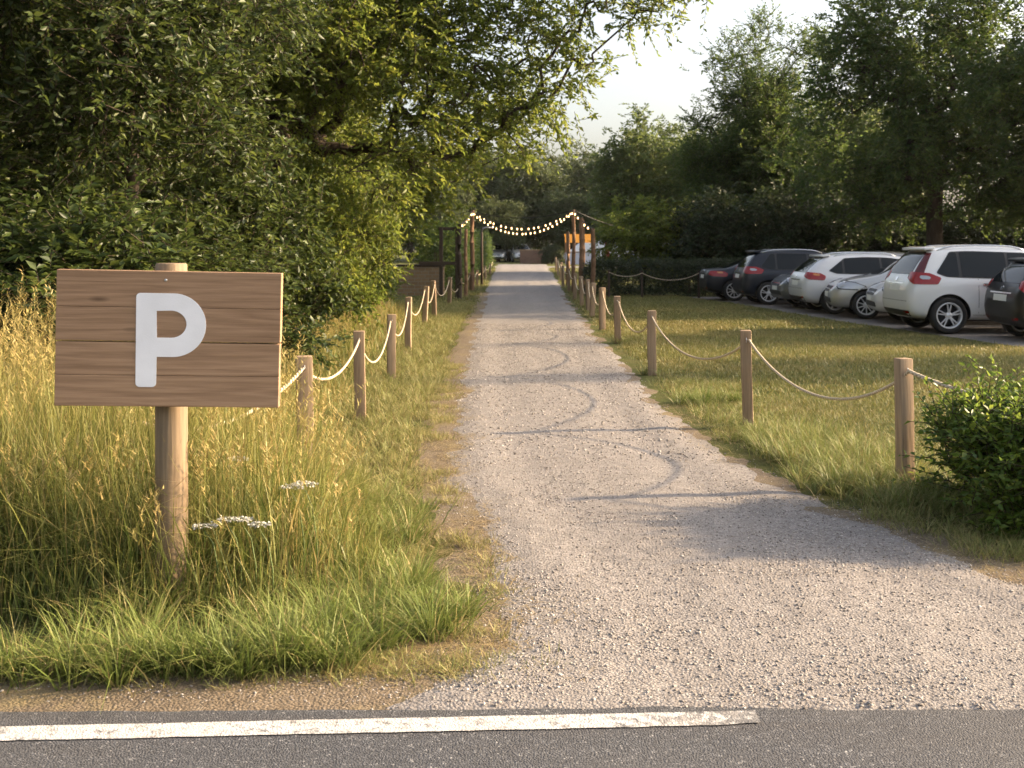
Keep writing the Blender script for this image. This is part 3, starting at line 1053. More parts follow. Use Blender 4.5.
# dark timber frame at the left of the path
fr = empty('timber_frame', (-2.0, 36, 0))
tag(fr, 'dark timber frame with a cross rail beside the low ochre wall', 'frame')
for (dx, h, nm) in ((-.22, 2.2, 'upright'), (.28, 2.2, 'upright')):
    bm = bmesh.new(); bm_box(bm, (dx, 0, h / 2 - .1), (.11, .11, h + .2), None, .01); bm_obj(nm, bm, M['dark_wood'], fr)
for (z, l, cx_, nm) in ((2.15, .7, .03, 'top_rail'), (1.07, 1.15, -.33, 'cross_rail')):
    bm = bmesh.new(); bm_box(bm, (cx_, -.09 if nm == 'cross_rail' else .1, z), (l, .06, .1), None, .008); bm_obj(nm, bm, M['dark_wood'], fr)

bm = bmesh.new(); bm_box(bm, (0, 0, .46), (1.5, .3, .96)); o = bm_obj('low_wall', bm, M['brick_pale'], None)
o.location = (-2.95, 37.2, 0); tag(o, 'low ochre brick wall behind the dark timber frame on the left', 'wall')
bm = bmesh.new(); bm_box(bm, (0, 0, .975), (1.56, .36, .06), None, .01); bm_obj('coping', bm, M['dark_wood'], o)

lamp = empty('street_lamp', (-1.22, 46.5, 0))
tag(lamp, 'slim street lamp with a short curved arm behind the left lit pole', 'street lamp')
bm = bmesh.new(); bm_tube(bm, [(0, 0, -.2), (0, 0, 1.2), (0, 0, 2.28)], [.055, .05, .045], 8); bm_obj('post', bm, M['dark_wood'], lamp)
bm = bmesh.new(); bm_tube(bm, [(0, 0, 2.2), (.06, 0, 2.3), (.2, 0, 2.34), (.34, 0, 2.33)], .022, 8); bm_obj('arm', bm, M['metal'], lamp)
bm = bmesh.new(); bm_box(bm, (.36, 0, 2.315), (.16, .09, .05), None, .015); bm_obj('lamp_head', bm, M['metal'], lamp)

# ------------------------------------------------------------------ trees on the left
def rel(px, py, Y, r, x0, y0):
    p = at(px, py, Y); return (p.x - x0, p.y - y0, p.z, r)

near, gold = M['leaf_near'], M['leaf_gold']
# slim double trunk behind the sign
x0, y0 = -4.45, 13.2
cl = crown_clumps(11, (0, 0, 5.0), (2.3, 2.2, 3.2), 58, .5, .85)
tm = tree_meshes(11, 8, 6.8, .08, cl, 40, 5, 10, .42, .105, lean=(.12, .1), wid=.44)
plant_tree('broadleaf_tree', x0, y0, 'slim straight trunked tree rising behind the parking sign', 'tree', tm, near, M['bark'], 'trees left of the path')
# thick dark trunk further back
x0, y0 = -6.6, 17.5
cl = crown_clumps(12, (0, 0, 5.6), (3.6, 3.0, 3.5), 64, .6, 1.0)
tm = tree_meshes(12, 10, 7.5, .24, cl, 30, 5, 10, .46, .12, lean=(.3, 0), wid=.44)
tB = plant_tree('broadleaf_tree', x0, y0, 'thick dark trunked tree at the far left of the photo', 'tree', tm, near, M['bark'], 'trees left of the path')
# the tree whose boughs hang over the path
x0, y0 = -4.6, 21.5
cl = crown_clumps(13, (0.3, 0, 6.2), (3.7, 3.0, 3.7), 74, .6, 1.0, zmin=1.3)
over = [(672, 2, 20.5, .32), (645, 8, 20.5, .45), (620, 12, 20.8, .55), (585, 20, 21, .6), (545, 28, 21, .7), (505, 40, 21, .8), (460, 60, 21, .85),
        (590, 58, 20.5, .38), (560, 75, 20.8, .45), (530, 95, 21, .6), (490, 110, 21, .75), (555, 112, 21.2, .38), (515, 135, 21.3, .5), (455, 140, 21, .6),
        (640, -40, 21, .7), (580, -50, 21, .9), (510, -30, 21, .9), (450, -20, 21, 1.0), (470, 90, 21, .8), (420, 140, 21, .8), (420, 110, 20, .8), (385, 170, 20, .8), (400, 60, 20, .9)]
cl += [rel(a, b, c, r, x0, y0) for a, b, c, r in over]
tm = tree_meshes(13, 11, 7.2, .26, cl, 36, 5, 9, .46, .13, lean=(.5, 0), wid=.46)
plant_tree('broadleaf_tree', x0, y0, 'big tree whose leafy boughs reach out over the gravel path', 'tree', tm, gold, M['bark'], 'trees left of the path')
# next trees along the path
x0, y0 = -4.6, 30
cl = crown_clumps(14, (-.9, 0, 5.4), (2.4, 2.6, 3.8), 36, .8, 1.2, zmin=.9)
over = [(515, 120, 29, .45), (505, 150, 29, .5), (480, 170, 29, .5), (450, 188, 29, .6), (428, 205, 29, .5), (405, 228, 29, .4), (470, 130, 29, .8), (430, 165, 29, .9), (400, 190, 29, .8), (520, 95, 29, .5)]
cl += [rel(a, b, c, r, x0, y0) for a, b, c, r in over]
tm = tree_meshes(14, 10, 7, .22, cl, 24, 5, 9, .55, .16)
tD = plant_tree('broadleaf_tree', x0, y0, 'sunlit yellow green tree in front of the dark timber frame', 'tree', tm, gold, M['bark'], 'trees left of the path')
cl = crown_clumps(15, (0, 0, 5.0), (2.8, 2.8, 3.6), 34, .9, 1.4, zmin=1.0)
tm = tree_meshes(15, 10, 6.5, .2, cl, 18, 5, 9, .6, .19)
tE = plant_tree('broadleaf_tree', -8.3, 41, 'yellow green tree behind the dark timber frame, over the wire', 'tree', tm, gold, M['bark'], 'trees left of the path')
tree_copy(tE, -8.6, 52, 'yellow green tree behind the tall left hedge, furthest of the left row', 1.9, .95)
tree_copy(tB, -9.5, 22, 'dark tree deep in the left thicket behind the thick dark trunk', 2.1, 1.05)
tree_copy(tB, -9.0, 30, 'dark tree at the back of the left thicket beyond the overhanging tree', 4.0, 1.1)
tree_copy(tB, -9.2, 13.5, 'dark tree at the left edge of the photo behind the bush', .8, .95)
tree_copy(tE, -9.0, 38, 'tree at the back of the left row, hidden behind the sunlit tree', 3.0, 1.15)


tree_copy(tB, -8.2, 10.6, 'dark tree added at the left edge in front of the thicket to block skylight', 5.2, .9)  # this and the next three copies are added to block skylight behind the foliage
tree_copy(tB, -12.0, 18.5, 'dark tree added far back in the left thicket to block skylight', 1.2, 1.1)
tree_copy(tB, -8.0, 26.0, 'dark tree between the overhanging tree and the back of the thicket', 3.3, 1.05)
tree_copy(tB, -13.0, 26.5, 'rearmost dark tree added to the left thicket to block skylight', 5.9, 1.15)


def shrub_meshes(seed, h, r, n, tips, twigs, per, tlen, ls, tr=.03, stems=4, droop=.2, up=.8, wid=.5):
    rg = np.random.default_rng(seed)
    cl = []
    for i in range(n):
        a = rg.uniform(0, 2 * np.pi); q = math.sqrt(rg.random()) * r
        zt = h * (1 - .35 * (q / r) ** 2)
        z = rg.uniform(.12, 1) ** .8 * zt
        cl.append((math.cos(a) * q, math.sin(a) * q, z, rg.uniform(.22, .40) * (.6 + .3 * h / 2)))
    return tree_meshes(seed, h, h * .8, tr, cl, tips, twigs, per, tlen, ls, base_r=.8, ntrunks=stems, droop=droop, wid=wid, up=up)

SH = [(-3.95, 10.2, 1.95, 1.15, 'large bush with long leaves left behind the parking sign', near),
      (-3.9, 13.6, 1.95, 1.2, 'bush right behind the top right corner of the parking sign', near),
      (-3.95, 16.6, 2.9, 1.2, 'bush behind the fence between the sign and the sunlit shrub', near),
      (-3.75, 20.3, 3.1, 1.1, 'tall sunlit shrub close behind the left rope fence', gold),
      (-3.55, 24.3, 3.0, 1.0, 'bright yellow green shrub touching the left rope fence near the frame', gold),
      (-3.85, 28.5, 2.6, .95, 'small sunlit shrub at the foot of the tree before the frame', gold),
      (-5.6, 11.5, 2.2, 1.3, 'dark bush at the left edge of the photo, beyond the long leaved bush', near),
      (-5.9, 16.5, 3.0, 1.5, 'dark undergrowth bush below the slim straight trunk', near),
      (-5.6, 19.8, 3.0, 1.4, 'dark undergrowth bush in the hollow behind the fence bushes', near)]
shm = [shrub_meshes(21, 2.35, 1.15, 36, 84, 5, 11, .42, .112, droop=.15), shrub_meshes(22, 2.9, 1.25, 44, 74, 5, 10, .42, .108)]
protos = {}
for i, (x, y, h, r, lab, mt) in enumerate(SH):
    key = (i % 2, mt.name)
    if key not in protos:
        protos[key] = plant_tree('bush', x, y, lab, 'bush', shm[i % 2], mt, M['bark'], 'bushes left of the path', rz=i, part='stems', crown='foliage')
        s = protos[key]
    else:
        s = tree_copy(protos[key], x, y, lab, rz=i * 1.3)
    s.scale = (r / (1.15 if i % 2 == 0 else 1.25),) * 2 + (h / (2.35 if i % 2 == 0 else 2.9),)

# ------------------------------------------------------------------ trees on the right
rt, dk = M['leaf_right'], M['leaf_dark']
# feathery tree
x0, y0 = 9.7, 45
cl = crown_clumps(31, (0, 0, 4.6), (2.6, 2.6, 3.2), 34, .7, 1.1, zmin=1.5)
rg = np.random.default_rng(5)
for (a, b) in ((725, 60), (745, 45), (765, 30), (790, 48), (812, 45), (822, 70), (735, 85), (760, 65), (785, 80), (808, 95), (720, 105), (750, 110), (700, 130), (715, 150), (740, 145), (770, 120), (795, 130), (820, 120), (705, 175), (728, 190), (690, 160), (760, 160), (790, 170), (815, 160)):
    cl.append(rel(a, b, 45 + rg.uniform(-1.5, 1.5), rg.uniform(.42, .66), x0, y0))
tm = tree_meshes(31, 10, 8.2, .14, cl, 46, 6, 9, .62, .16, droop=-.2, ntrunks=3, base_r=.55, wid=.40, upp=1.8)
plant_tree('feathery_tree', x0, y0, 'loose feathery tree with thin upright branches in the middle of the right row', 'tree', tm, rt, M['bark'], 'trees behind the parked cars')
# broad tree behind the white cars
x0, y0 = 13.6, 37
cl = crown_clumps(32, (0, 0, 6.3), (4.5, 3.6, 4.9), 74, .7, 1.25, zmin=1.7, hollow=.3)
for (a, b) in ((830, 90), (845, 60), (860, 30), (820, 130), (835, 165), (850, 200), (825, 185), (870, 215), (1000, 200), (980, 215), (840, 20), (870, 5)):
    cl.append(rel(a, b, 37, .75, x0, y0))
tm = tree_meshes(32, 12, 8.5, .27, cl, 20, 5, 9, .6, .17, droop=.1)
tF = plant_tree('broadleaf_tree', x0, y0, 'broad dark tree with a straight trunk behind the white cars', 'tree', tm, rt, M['bark'], 'trees behind the parked cars')
# tree at the right edge
tree_copy(tF, 17.2, 33, 'dark tree at the right edge of the photo, beside the broad tree', 2.4, .95)
# round dense tree, further down the path
x0, y0 = 7.6, 66
cl = crown_clumps(33, (0, 0, 5.4), (3.6, 3.2, 4.1), 54, .8, 1.35, zmin=1.2)
tm = tree_meshes(33, 10, 7.5, .24, cl, 13, 5, 9, .65, .22)
tG = plant_tree('broadleaf_tree', x0, y0, 'dense rounded tree between the light gate and the feathery tree', 'tree', tm, M['leaf_hazed'], M['bark'], 'trees behind the parked cars')
tree_copy(tG, 12.6, 62, 'rounded tree right behind the feathery tree', 1.4, .95)
tree_copy(tG, 17.5, 58, 'rounded tree seen between the feathery and the broad tree', 3.3, 1.05)
for i, (x, y, k) in enumerate([(25, 18.4, .42), (26.5, 23.4, .48), (24.5, 29.8, .46)]):
    tree_copy(tG, x, y, ['first', 'second', 'third'][i] + ' tree of the row along the far side of the car park', i * 1.3, k, 1.12)
# shrubs behind the clipped hedge and the cars
S2 = shrub_meshes(41, 3.4, 1.45, 46, 50, 5, 9, .5, .15, tr=.05)
S3 = shrub_meshes(42, 3.5, 1.9, 60, 46, 5, 9, .5, .15, tr=.05)
b0 = plant_tree('bush', 4.75, 42, 'rounded bush with light green top beside the light gate', 'bush', S2, M['leaf_gold'], M['bark'], 'bushes behind the parked cars', part='stems', crown='foliage')
b1 = plant_tree('bush', 7.3, 41.5, 'dark bush behind the clipped hedge, beside the light topped bush', 'bush', S3, dk, M['bark'], 'bushes behind the parked cars', part='stems', crown='foliage')
for i, (x, y, s, lab) in enumerate([(9.6, 40.8, 1.05, 'dark bush right behind the navy saloon'), (12.0, 41.2, 1.0, 'dark bush behind the black off-roader'),
        (14.6, 41.5, .95, 'dark bush left of the broad tree trunk, behind the white estate'), (17.4, 41, .95, 'dark bush right of the broad tree trunk'), (20.5, 40, 1.0, 'dark bush behind the white off-roader'), (24.0, 38, 1.05, 'dark bush at the back right corner of the car park'), (10.8, 44.5, 1.15, 'dark bush at the foot of the feathery tree')]):
    tree_copy(b1, x, y, lab, i * 1.1 + .5, s)

# ------------------------------------------------------------------ the hazy row that closes the view
x0 = 0
cl = crown_clumps(51, (0, 0, 6.4), (3.8, 3.4, 5.2), 50, 1.0, 1.6, zmin=.6)
fm = tree_meshes(51, 12, 9.5, .25, cl, 12, 5, 8, .8, .30, twigwood=False)
cl = crown_clumps(52, (0, 0, 5.6), (4.4, 3.8, 4.6), 56, 1.0, 1.6, zmin=.6)
fm2 = tree_meshes(52, 11, 8, .25, cl, 12, 5, 8, .8, .30, twigwood=False)
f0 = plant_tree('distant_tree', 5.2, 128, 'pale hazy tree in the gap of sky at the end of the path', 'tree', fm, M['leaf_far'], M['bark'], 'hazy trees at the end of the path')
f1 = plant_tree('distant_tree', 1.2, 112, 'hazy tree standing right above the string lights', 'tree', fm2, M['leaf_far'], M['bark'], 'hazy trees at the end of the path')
FAR = [(f0, 8.5, 122, 1.0, 'hazy tree just right of the palest tree, behind the light gate'), (f1, -4.5, 116, 1.1, 'hazy tree left of the string lights, behind the left hedge'),
       (f0, -9.5, 108, 1.05, 'second hazy tree left of the string lights'), (f1, 12.5, 112, 1.0, 'hazy tree behind the rounded tree right of the gate'),
       (f1, 5.5, 106, .62, 'low hazy tree under the palest tree, behind the stall'), (f0, -15, 104, 1.1, 'third hazy tree left of the string lights'), (f0, 18.5, 108, 1.1, 'hazy tree far behind the feathery tree'), (f1, 25, 104, 1.1, 'hazy tree far behind the broad tree'),
       (f1, -1.2, 104, .55, 'low hazy tree behind the parked cars at the end of the path'), (f0, -6, 98, .62, 'low hazy tree behind the end of the left hedge'), (f1, 10.5, 100, .7, 'low hazy tree behind the red banner')]
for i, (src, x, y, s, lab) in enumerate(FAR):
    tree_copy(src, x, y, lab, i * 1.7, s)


# ------------------------------------------------------------------ hedges
def hedge(name, pts, width, h, seed, dens, ls, leafm, label, cat='hedge', wob=.12, twigs=4, per=7, tl=.22, taper=.12, shoots=0, core=True):
    """leafy twigs along a line of points"""
    rng = np.random.default_rng(seed)
    pts = [np.array(p, float) for p in pts]
    seg = [np.linalg.norm(pts[i + 1] - pts[i]) for i in range(len(pts) - 1)]; L = sum(seg)
    n = int(dens * L * (width + 2 * h))
    t = rng.uniform(0, L, n)
    cum = np.concatenate([[0], np.cumsum(seg)])
    i = np.clip(np.searchsorted(cum, t) - 1, 0, len(seg) - 1)
    P0 = np.array(pts)[i]; D = (np.array(pts)[i + 1] - P0) / np.array(seg)[i][:, None]
    u = t - cum[i]
    side = np.stack([-D[:, 1], D[:, 0]], 1)
    which = rng.random(n)
    a = h / (width + 2 * h)
    s = np.where(which < a, -1, np.where(which < 2 * a, 1, rng.uniform(-1, 1, n)))
    zz = np.where(which < 2 * a, h * rng.uniform(.04, 1, n), h)
    inset = rng.random(n) ** 2 * .5
    hh = h * (1 + wob * (fbm(t * 1.3, t * 0 + seed, seed, 3) - .5) * 2)
    bulge = 1 + wob * 2 * (fbm(t * 1.7, zz * 2, seed + 4, 3) - .5)
    ends = np.minimum(t, L - t); er = sstep(-.12, .35, ends)
    z = zz / h * hh * (1 - inset * .4) * (.75 + .25 * er)
    off = s * width / 2 * bulge * (1 - inset * .8) * (1 - taper * z / h) * (.6 + .4 * er)
    P = np.zeros((n, 3)); P[:, :2] = P0 + D * u[:, None] + side * off[:, None]; P[:, 2] = np.maximum(z, .05)
    dr = np.zeros((n, 3)); dr[:, :2] = side * s[:, None] * .7; dr[:, 2] = .25 + .8 * (which >= 2 * a)
    endd = np.where(t < L / 2, -1, 1)[:, None] * D * (1 - er)[:, None]
    dr[:, :2] += endd
    root = empty(name, (pts[0][0], pts[0][1], 0))
    o0 = np.array([pts[0][0], pts[0][1], 0])
    Pp, ax, sz, (T, E) = sprays(rng, P, nrm(dr), twigs, per, tl, ls, .1, .8, .5, .6)
    if shoots:
        k = rng.choice(np.where(which >= 2 * a)[0], shoots)
        sp = P[k]; sdr = nrm(np.array([0, 0, 1.]) + rng.normal(size=(shoots, 3)) * .25)
        P2, a2, s2, (T2, E2) = sprays(rng, sp, sdr, 1, 12, .26, ls * .8, -.05, .8, .5, .2)
        Pp = np.concatenate([Pp, P2]); ax = np.concatenate([ax, a2]); sz = np.concatenate([sz, s2]); T = np.concatenate([T, T2]); E = np.concatenate([E, E2])
    Pp[:, 2] = np.maximum(Pp[:, 2], .02)
    lv, lt = leaves_np(rng, Pp - o0, ax, sz, .8)
    link('foliage', np_mesh('foliage', lv, lt), leafm, root)
    rr = np.full(len(T), .0035)
    parts = [tubes_np(T - o0, E - o0, rr, rr * .5, 3)]
    ns = int(L * 5)                                    # stems from the ground up into the leaves
    ts = rng.uniform(.1, L - .1, ns); ii = np.clip(np.searchsorted(cum, ts) - 1, 0, len(seg) - 1)
    q = np.array(pts)[ii] + ((np.array(pts)[ii + 1] - np.array(pts)[ii]) / np.array(seg)[ii][:, None]) * (ts - cum[ii])[:, None]
    A = np.zeros((ns, 3)); A[:, :2] = q - o0[:2]; B = A.copy(); A[:, 2] = -.05
    B[:, :2] += rng.normal(size=(ns, 2)) * width * .16; B[:, 2] = h * rng.uniform(.6, .85, ns)
    parts.append(tubes_np(A, B, np.full(ns, .014), np.full(ns, .006), 5))
    v, qd = join_np(parts)
    link('stems', np_mesh('stems', v, qd, True), M['bark'], root)
    tag(root, label, cat)
    return root
hedge('leafy_hedge', [(2.82, 7.05), (4.2, 7.0), (7.5, 6.95)], 1.2, .66, 61, 270, .056, M['leaf_hedge'], 'bright green loosely grown leafy hedge beside the first rope post at the right edge', shoots=170, wob=.14, per=8)
hedge('clipped_hedge', [(2.35, 36.8), (6, 36.9), (10.5, 37.4), (20, 37.8)], 1.0, 1.05, 62, 95, .06, M['leaf_clipped'], 'dark clipped box hedge between the rope fence and the parked cars', wob=.025, per=6, taper=.02, tl=.16)
hedge('tall_hedge', [(-2.75, 40), (-2.5, 48), (-2.35, 57), (-2.2, 66), (-2.0, 78)], .9, 2.15, 63, 17, .12, M['leaf_right'], 'tall yellow green hedge along the left side behind the light gate', wob=.10, per=6, tl=.3)


# ------------------------------------------------------------------ grass
def blades(rng, P, h, w, lean_az, lean, curl, levels=4):
    """bent tapering strips; curl bends the tip over"""
    n = len(P); k = levels + 1
    t = np.linspace(0, 1, k)
    dx = np.cos(lean_az); dy = np.sin(lean_az)
    hor = h[:, None] * (lean[:, None] * t[None] + curl[:, None] * t[None] ** 2.4)
    ver = h[:, None] * (t[None] - .45 * curl[:, None] * t[None] ** 3.2 - .12 * lean[:, None] * t[None] ** 2)
    cx_ = P[:, 0:1] + dx[:, None] * hor; cy_ = P[:, 1:2] + dy[:, None] * hor; cz_ = P[:, 2:3] + ver
    fa = lean_az + np.pi / 2 + rng.normal(size=n) * .7
    ww = w[:, None] * (1 - t[None] ** 1.6 * .93) * .5
    sx = np.cos(fa)[:, None] * ww; sy = np.sin(fa)[:, None] * ww
    Lv = np.stack([cx_ - sx, cy_ - sy, cz_], -1); Rv = np.stack([cx_ + sx, cy_ + sy, cz_], -1)
    V = np.stack([Lv, Rv], 2).reshape(-1, 3)                      # n,k,2
    j = np.arange(levels) * 2
    Q = np.stack([j, j + 1, j + 3, j + 2], -1)
    Q = (np.arange(n) * 2 * k)[:, None, None] + Q[None]
    along = np.repeat(np.tile(t, (n, 1))[..., None], 2, 2).reshape(-1)
    ends = np.stack([cx_[:, -1], cy_[:, -1], cz_[:, -1]], -1)
    return V, Q.reshape(-1, 4), along, ends


class Grass:
    def __init__(s): s.V = []; s.Q = []; s.a = []; s.d = []; s.o = 0
    def add(s, V, Q, a, d):
        s.V.append(V); s.Q.append(Q + s.o); s.a.append(a); s.d.append(d); s.o += len(V)
    def build(s, name, mat):
        o = link(name, np_mesh(name, np.concatenate(s.V), np.concatenate(s.Q), False, {'along': np.concatenate(s.a), 'dry': np.concatenate(s.d)}), mat)
        return tag(o, kind='stuff')


def scatter(rng, x0, x1, y0, y1, n, dens):
    """n tries, kept with probability dens(x, y)"""
    x = rng.uniform(x0, x1, n); y = rng.uniform(y0, y1, n)
    k = rng.random(n) < dens(x, y)
    return x[k], y[k]


rng = np.random.default_rng(99)
def meadow_h(x, y):
    """height of the tall grass"""
    d = path_l(y) - x                                         # distance from the path's left edge
    near_ = sstep(.28, 1.25, d) * (1 - sstep(7, 10, y)) + sstep(.45, 2.1, d) * sstep(7, 10, y)
    front = sstep(4.9, 5.6, y + .35 * (fbm(x * 1.7, y * 1.7, 8, 3) - .5))
    far = 1 - .55 * sstep(8.0, 11.5, y)
    far = far * (1 - .68 * np.exp(-((x + 1.45) / .42) ** 2) * sstep(6.5, 7.6, y) * (1 - sstep(9, 10, y)))
    return near_ * front * far * (.72 + .5 * fbm(x * .8, y * .8, 3, 3))


# tall meadow
g = Grass()
def dens_tall(x, y):
    hgt = meadow_h(x, y)
    dn = sstep(.10, .25, hgt) * (.45 + .55 * sstep(.35, .55, fbm(x * 2.6, y * 2.6, 17, 3)))
    return dn * np.where(y < 8.5, 1, np.where(y < 13, .6, .33)) * sstep(-5.6, -5.0, x + 0 * y) * (1 - sstep(26, 30, y))
x, y = scatter(rng, -5.6, -.2, 4.7, 9, 56000, dens_tall)
x2, y2 = scatter(rng, -4.6, -.4, 9, 30, 150000, dens_tall)
x = np.concatenate([x, x2]); y = np.concatenate([y, y2])
hgt = meadow_h(x, y); n = len(x)
P = np.stack([x, y, 0 * x - .01], 1)
h = hgt * rng.uniform(.45, 1.12, n)
dryp = sstep(.38, .68, fbm(x * .9, y * .9, 23, 3)) * .5 * (.2 + .8 * np.maximum(sstep(-1.9, -.9, x), sstep(6.2, 7.5, y))) + .26 * sstep(7, 11, y)
dry = np.where(rng.random(n) < .10 + dryp * .6, rng.uniform(.5, 1, n), rng.uniform(0, .25, n))
V, Q, a, e = blades(rng, P, h, rng.uniform(.004, .0105, n) * (1 + .06 * np.maximum(y - 8, 0)), rng.uniform(0, 2 * np.pi, n), np.abs(rng.normal(0, .24, n)), np.where(rng.random(n) < .3, rng.uniform(.4, 1.1, n), np.abs(rng.normal(0, .25, n))), 4)
g.add(V, Q, a, np.repeat(dry, 10))
# flowering stalks with drooping seed heads
def dens_st(x, y): return sstep(.3, .55, meadow_h(x, y)) * np.where(y < 9, .95, .55)
sx, sy = scatter(rng, -5.2, -.7, 5.0, 24, 15000, dens_st)
n = len(sx); P = np.stack([sx, sy, 0 * sx], 1)
h = np.minimum(meadow_h(sx, sy) * rng.uniform(.95, 1.45, n), np.where(sy < 5.6, .80, 9))
az = rng.uniform(0, 2 * np.pi, n); ln = np.abs(rng.normal(0, .1, n)); cu = np.abs(rng.normal(.1, .12, n))
V, Q, a, e = blades(rng, P, h, np.full(n, .0042) * (1 + .08 * np.maximum(sy - 8, 0)), az, ln, cu, 4)
g.add(V, Q, np.clip(a * .75 + .3, 0, 1), np.repeat(rng.uniform(.1, .6, n), 10))
m = 14                                                          # spikelets up the head
tt = np.linspace(.80, 1.0, m)
hor = h[:, None] * (ln[:, None] * tt + cu[:, None] * tt ** 2.4); ver = h[:, None] * (tt - .45 * cu[:, None] * tt ** 3.2 - .12 * ln[:, None] * tt ** 2)
PP = np.stack([sx[:, None] + np.cos(az)[:, None] * hor, sy[:, None] + np.sin(az)[:, None] * hor, ver], -1).reshape(-1, 3)
nn = len(PP)
V, Q, a, e = blades(rng, PP, rng.uniform(.016, .04, nn), rng.uniform(.004, .009, nn), rng.uniform(0, 2 * np.pi, nn), rng.uniform(.4, 1.1, nn), rng.uniform(0, .6, nn), 2)
g.add(V, Q, a * .3 + .7, np.repeat(np.repeat(rng.uniform(.5, 1, n), m), 6))
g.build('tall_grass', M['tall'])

# green tufts along the road and the path
g = Grass()
cx_, cy_ = scatter(rng, -5.2, .2, 4.55, 7.4, 4600, lambda x, y: np.clip(sstep(.3, .58, fbm(x * 2.3, y * 2.3, 44, 3)) * sstep(.10, .42, path_l(y) - x - .25 * fbm(x * 3, y * 3, 6, 2)) * sstep(4.66, 4.84, y + .28 * (fbm(x * 1.9, y * 0, 4, 3) - .5) - .35 * sstep(-1.2, -.2, x)) * (1 - .8 * sstep(5.0, 5.9, y) * sstep(.55, .9, path_l(y) - x)), 0, 1))
def tufts(cx_, cy_, per, hmin, hmax, spread, wmin=.0035, wmax=.007, drylo=.0, dryp=.14):
    n = len(cx_) * per
    X = np.repeat(cx_, per); Y = np.repeat(cy_, per)
    az = rng.uniform(0, 2 * np.pi, n); r = np.abs(rng.normal(0, spread, n))
    X = X + np.cos(az) * r; Y = Y + np.sin(az) * r
    hh = np.repeat(rng.uniform(hmin, hmax, len(cx_)), per) * rng.uniform(.5, 1.15, n)
    dry = np.where(rng.random(n) < dryp, rng.uniform(.5, 1, n), rng.uniform(drylo, drylo + .2, n))
    V, Q, a, e = blades(rng, np.stack([X, Y, X * 0 - .005], 1), hh, rng.uniform(wmin, wmax, n), az + rng.normal(size=n) * .5, rng.uniform(.1, .8, n), np.abs(rng.normal(.35, .35, n)), 3)
    g.add(V, Q, a, np.repeat(dry, 8))
tufts(cx_, cy_, 24, .05, .27, .045, .0035, .008, .0, .24)
# a few stronger clumps
for (px_, py_) in ((430, 636), (405, 600), (345, 664), (300, 668), (380, 645), (250, 676), (190, 672), (120, 678), (60, 680), (20, 678), (330, 640), (450, 620), (280, 660), (215, 670), (150, 672)):
    p = at(px_, py_); k = 9
    tufts(p.x + rng.normal(size=k) * .07, p.y + rng.normal(size=k) * .05, 34, .14, .30, .035, .004, .009, 0, .12)
# fringe between the left fence and the path
cx_, cy_ = scatter(rng, -2.6, .1, 7.0, 32, 13000, lambda x, y: sstep(.03, .3, path_l(y) - x - .25 * fbm(x * 2, y * 2, 66, 3)) * np.where(y < 14, 1, .6))
tufts(cx_, cy_, 13, .05, .17, .045, .004, .009, .25, .38)
# short dry tufts creeping into the worn strips
cx_, cy_ = scatter(rng, -1.6, .4, 4.5, 16, 16000, lambda x, y: sstep(-.12, .12, path_l(y) - x) * (1 - sstep(.35, .7, path_l(y) - x)) * sstep(.36, .6, fbm(x * 3.2, y * 3.2, 61, 3)))
tufts(cx_, cy_, 10, .025, .09, .04, .003, .006, .3, .6)
cx_, cy_ = scatter(rng, -5, .2, 4.30, 4.75, 2600, lambda x, y: sstep(.4, .62, fbm(x * 3.5, y * 3.5, 62, 3)) * sstep(4.3, 4.6, y))
tufts(cx_, cy_, 10, .02, .08, .035, .003, .006, .2, .5)
cx_, cy_ = scatter(rng, 1.6, 5.2, 5.0, 7.4, 5200, lambda x, y: sstep(-.05, .2, x - path_r(y)) * (1 - sstep(.5, 1.0, x - path_r(y))) * sstep(.36, .56, fbm(x * 3.2, y * 3.2, 63, 3)))
tufts(cx_, cy_, 12, .03, .11, .04, .003, .006, .2, .45)
# right edge of the path
cx_, cy_ = scatter(rng, .6, 6, 5.9, 14, 9000, lambda x, y: sstep(.0, .35, x - path_r(y) - .3 * (fbm(x * 2, y * 2, 67, 3) - .3)) * (1 - sstep(.6, 1.5, x - path_r(y))) * .9)
tufts(cx_, cy_, 12, .04, .13, .04, .0035, .007, .1, .3)
cx_, cy_ = scatter(rng, 2.0, 3.3, 7.2, 10.2, 520, lambda x, y: (1 - sstep(.1, .9, np.abs(x - (2.665 - (y - 7.9) * .19)))) )
tufts(cx_, cy_, 24, .12, .27, .035, .004, .008, .1, .25)
for (X_, Y_, zt, wp) in RIGHT[:4]:
    tufts(X_ + rng.normal(size=7) * .09, Y_ + rng.normal(size=7) * .09, 24, .1, .2, .03, .004, .007, .1, .2)
p = at(700, 404); tufts(p.x + rng.normal(size=14) * .22, p.y + rng.normal(size=14) * .12, 30, .15, .26, .04, .004, .008, 0, .05)
g.build('tuft_grass', M['tuft'])

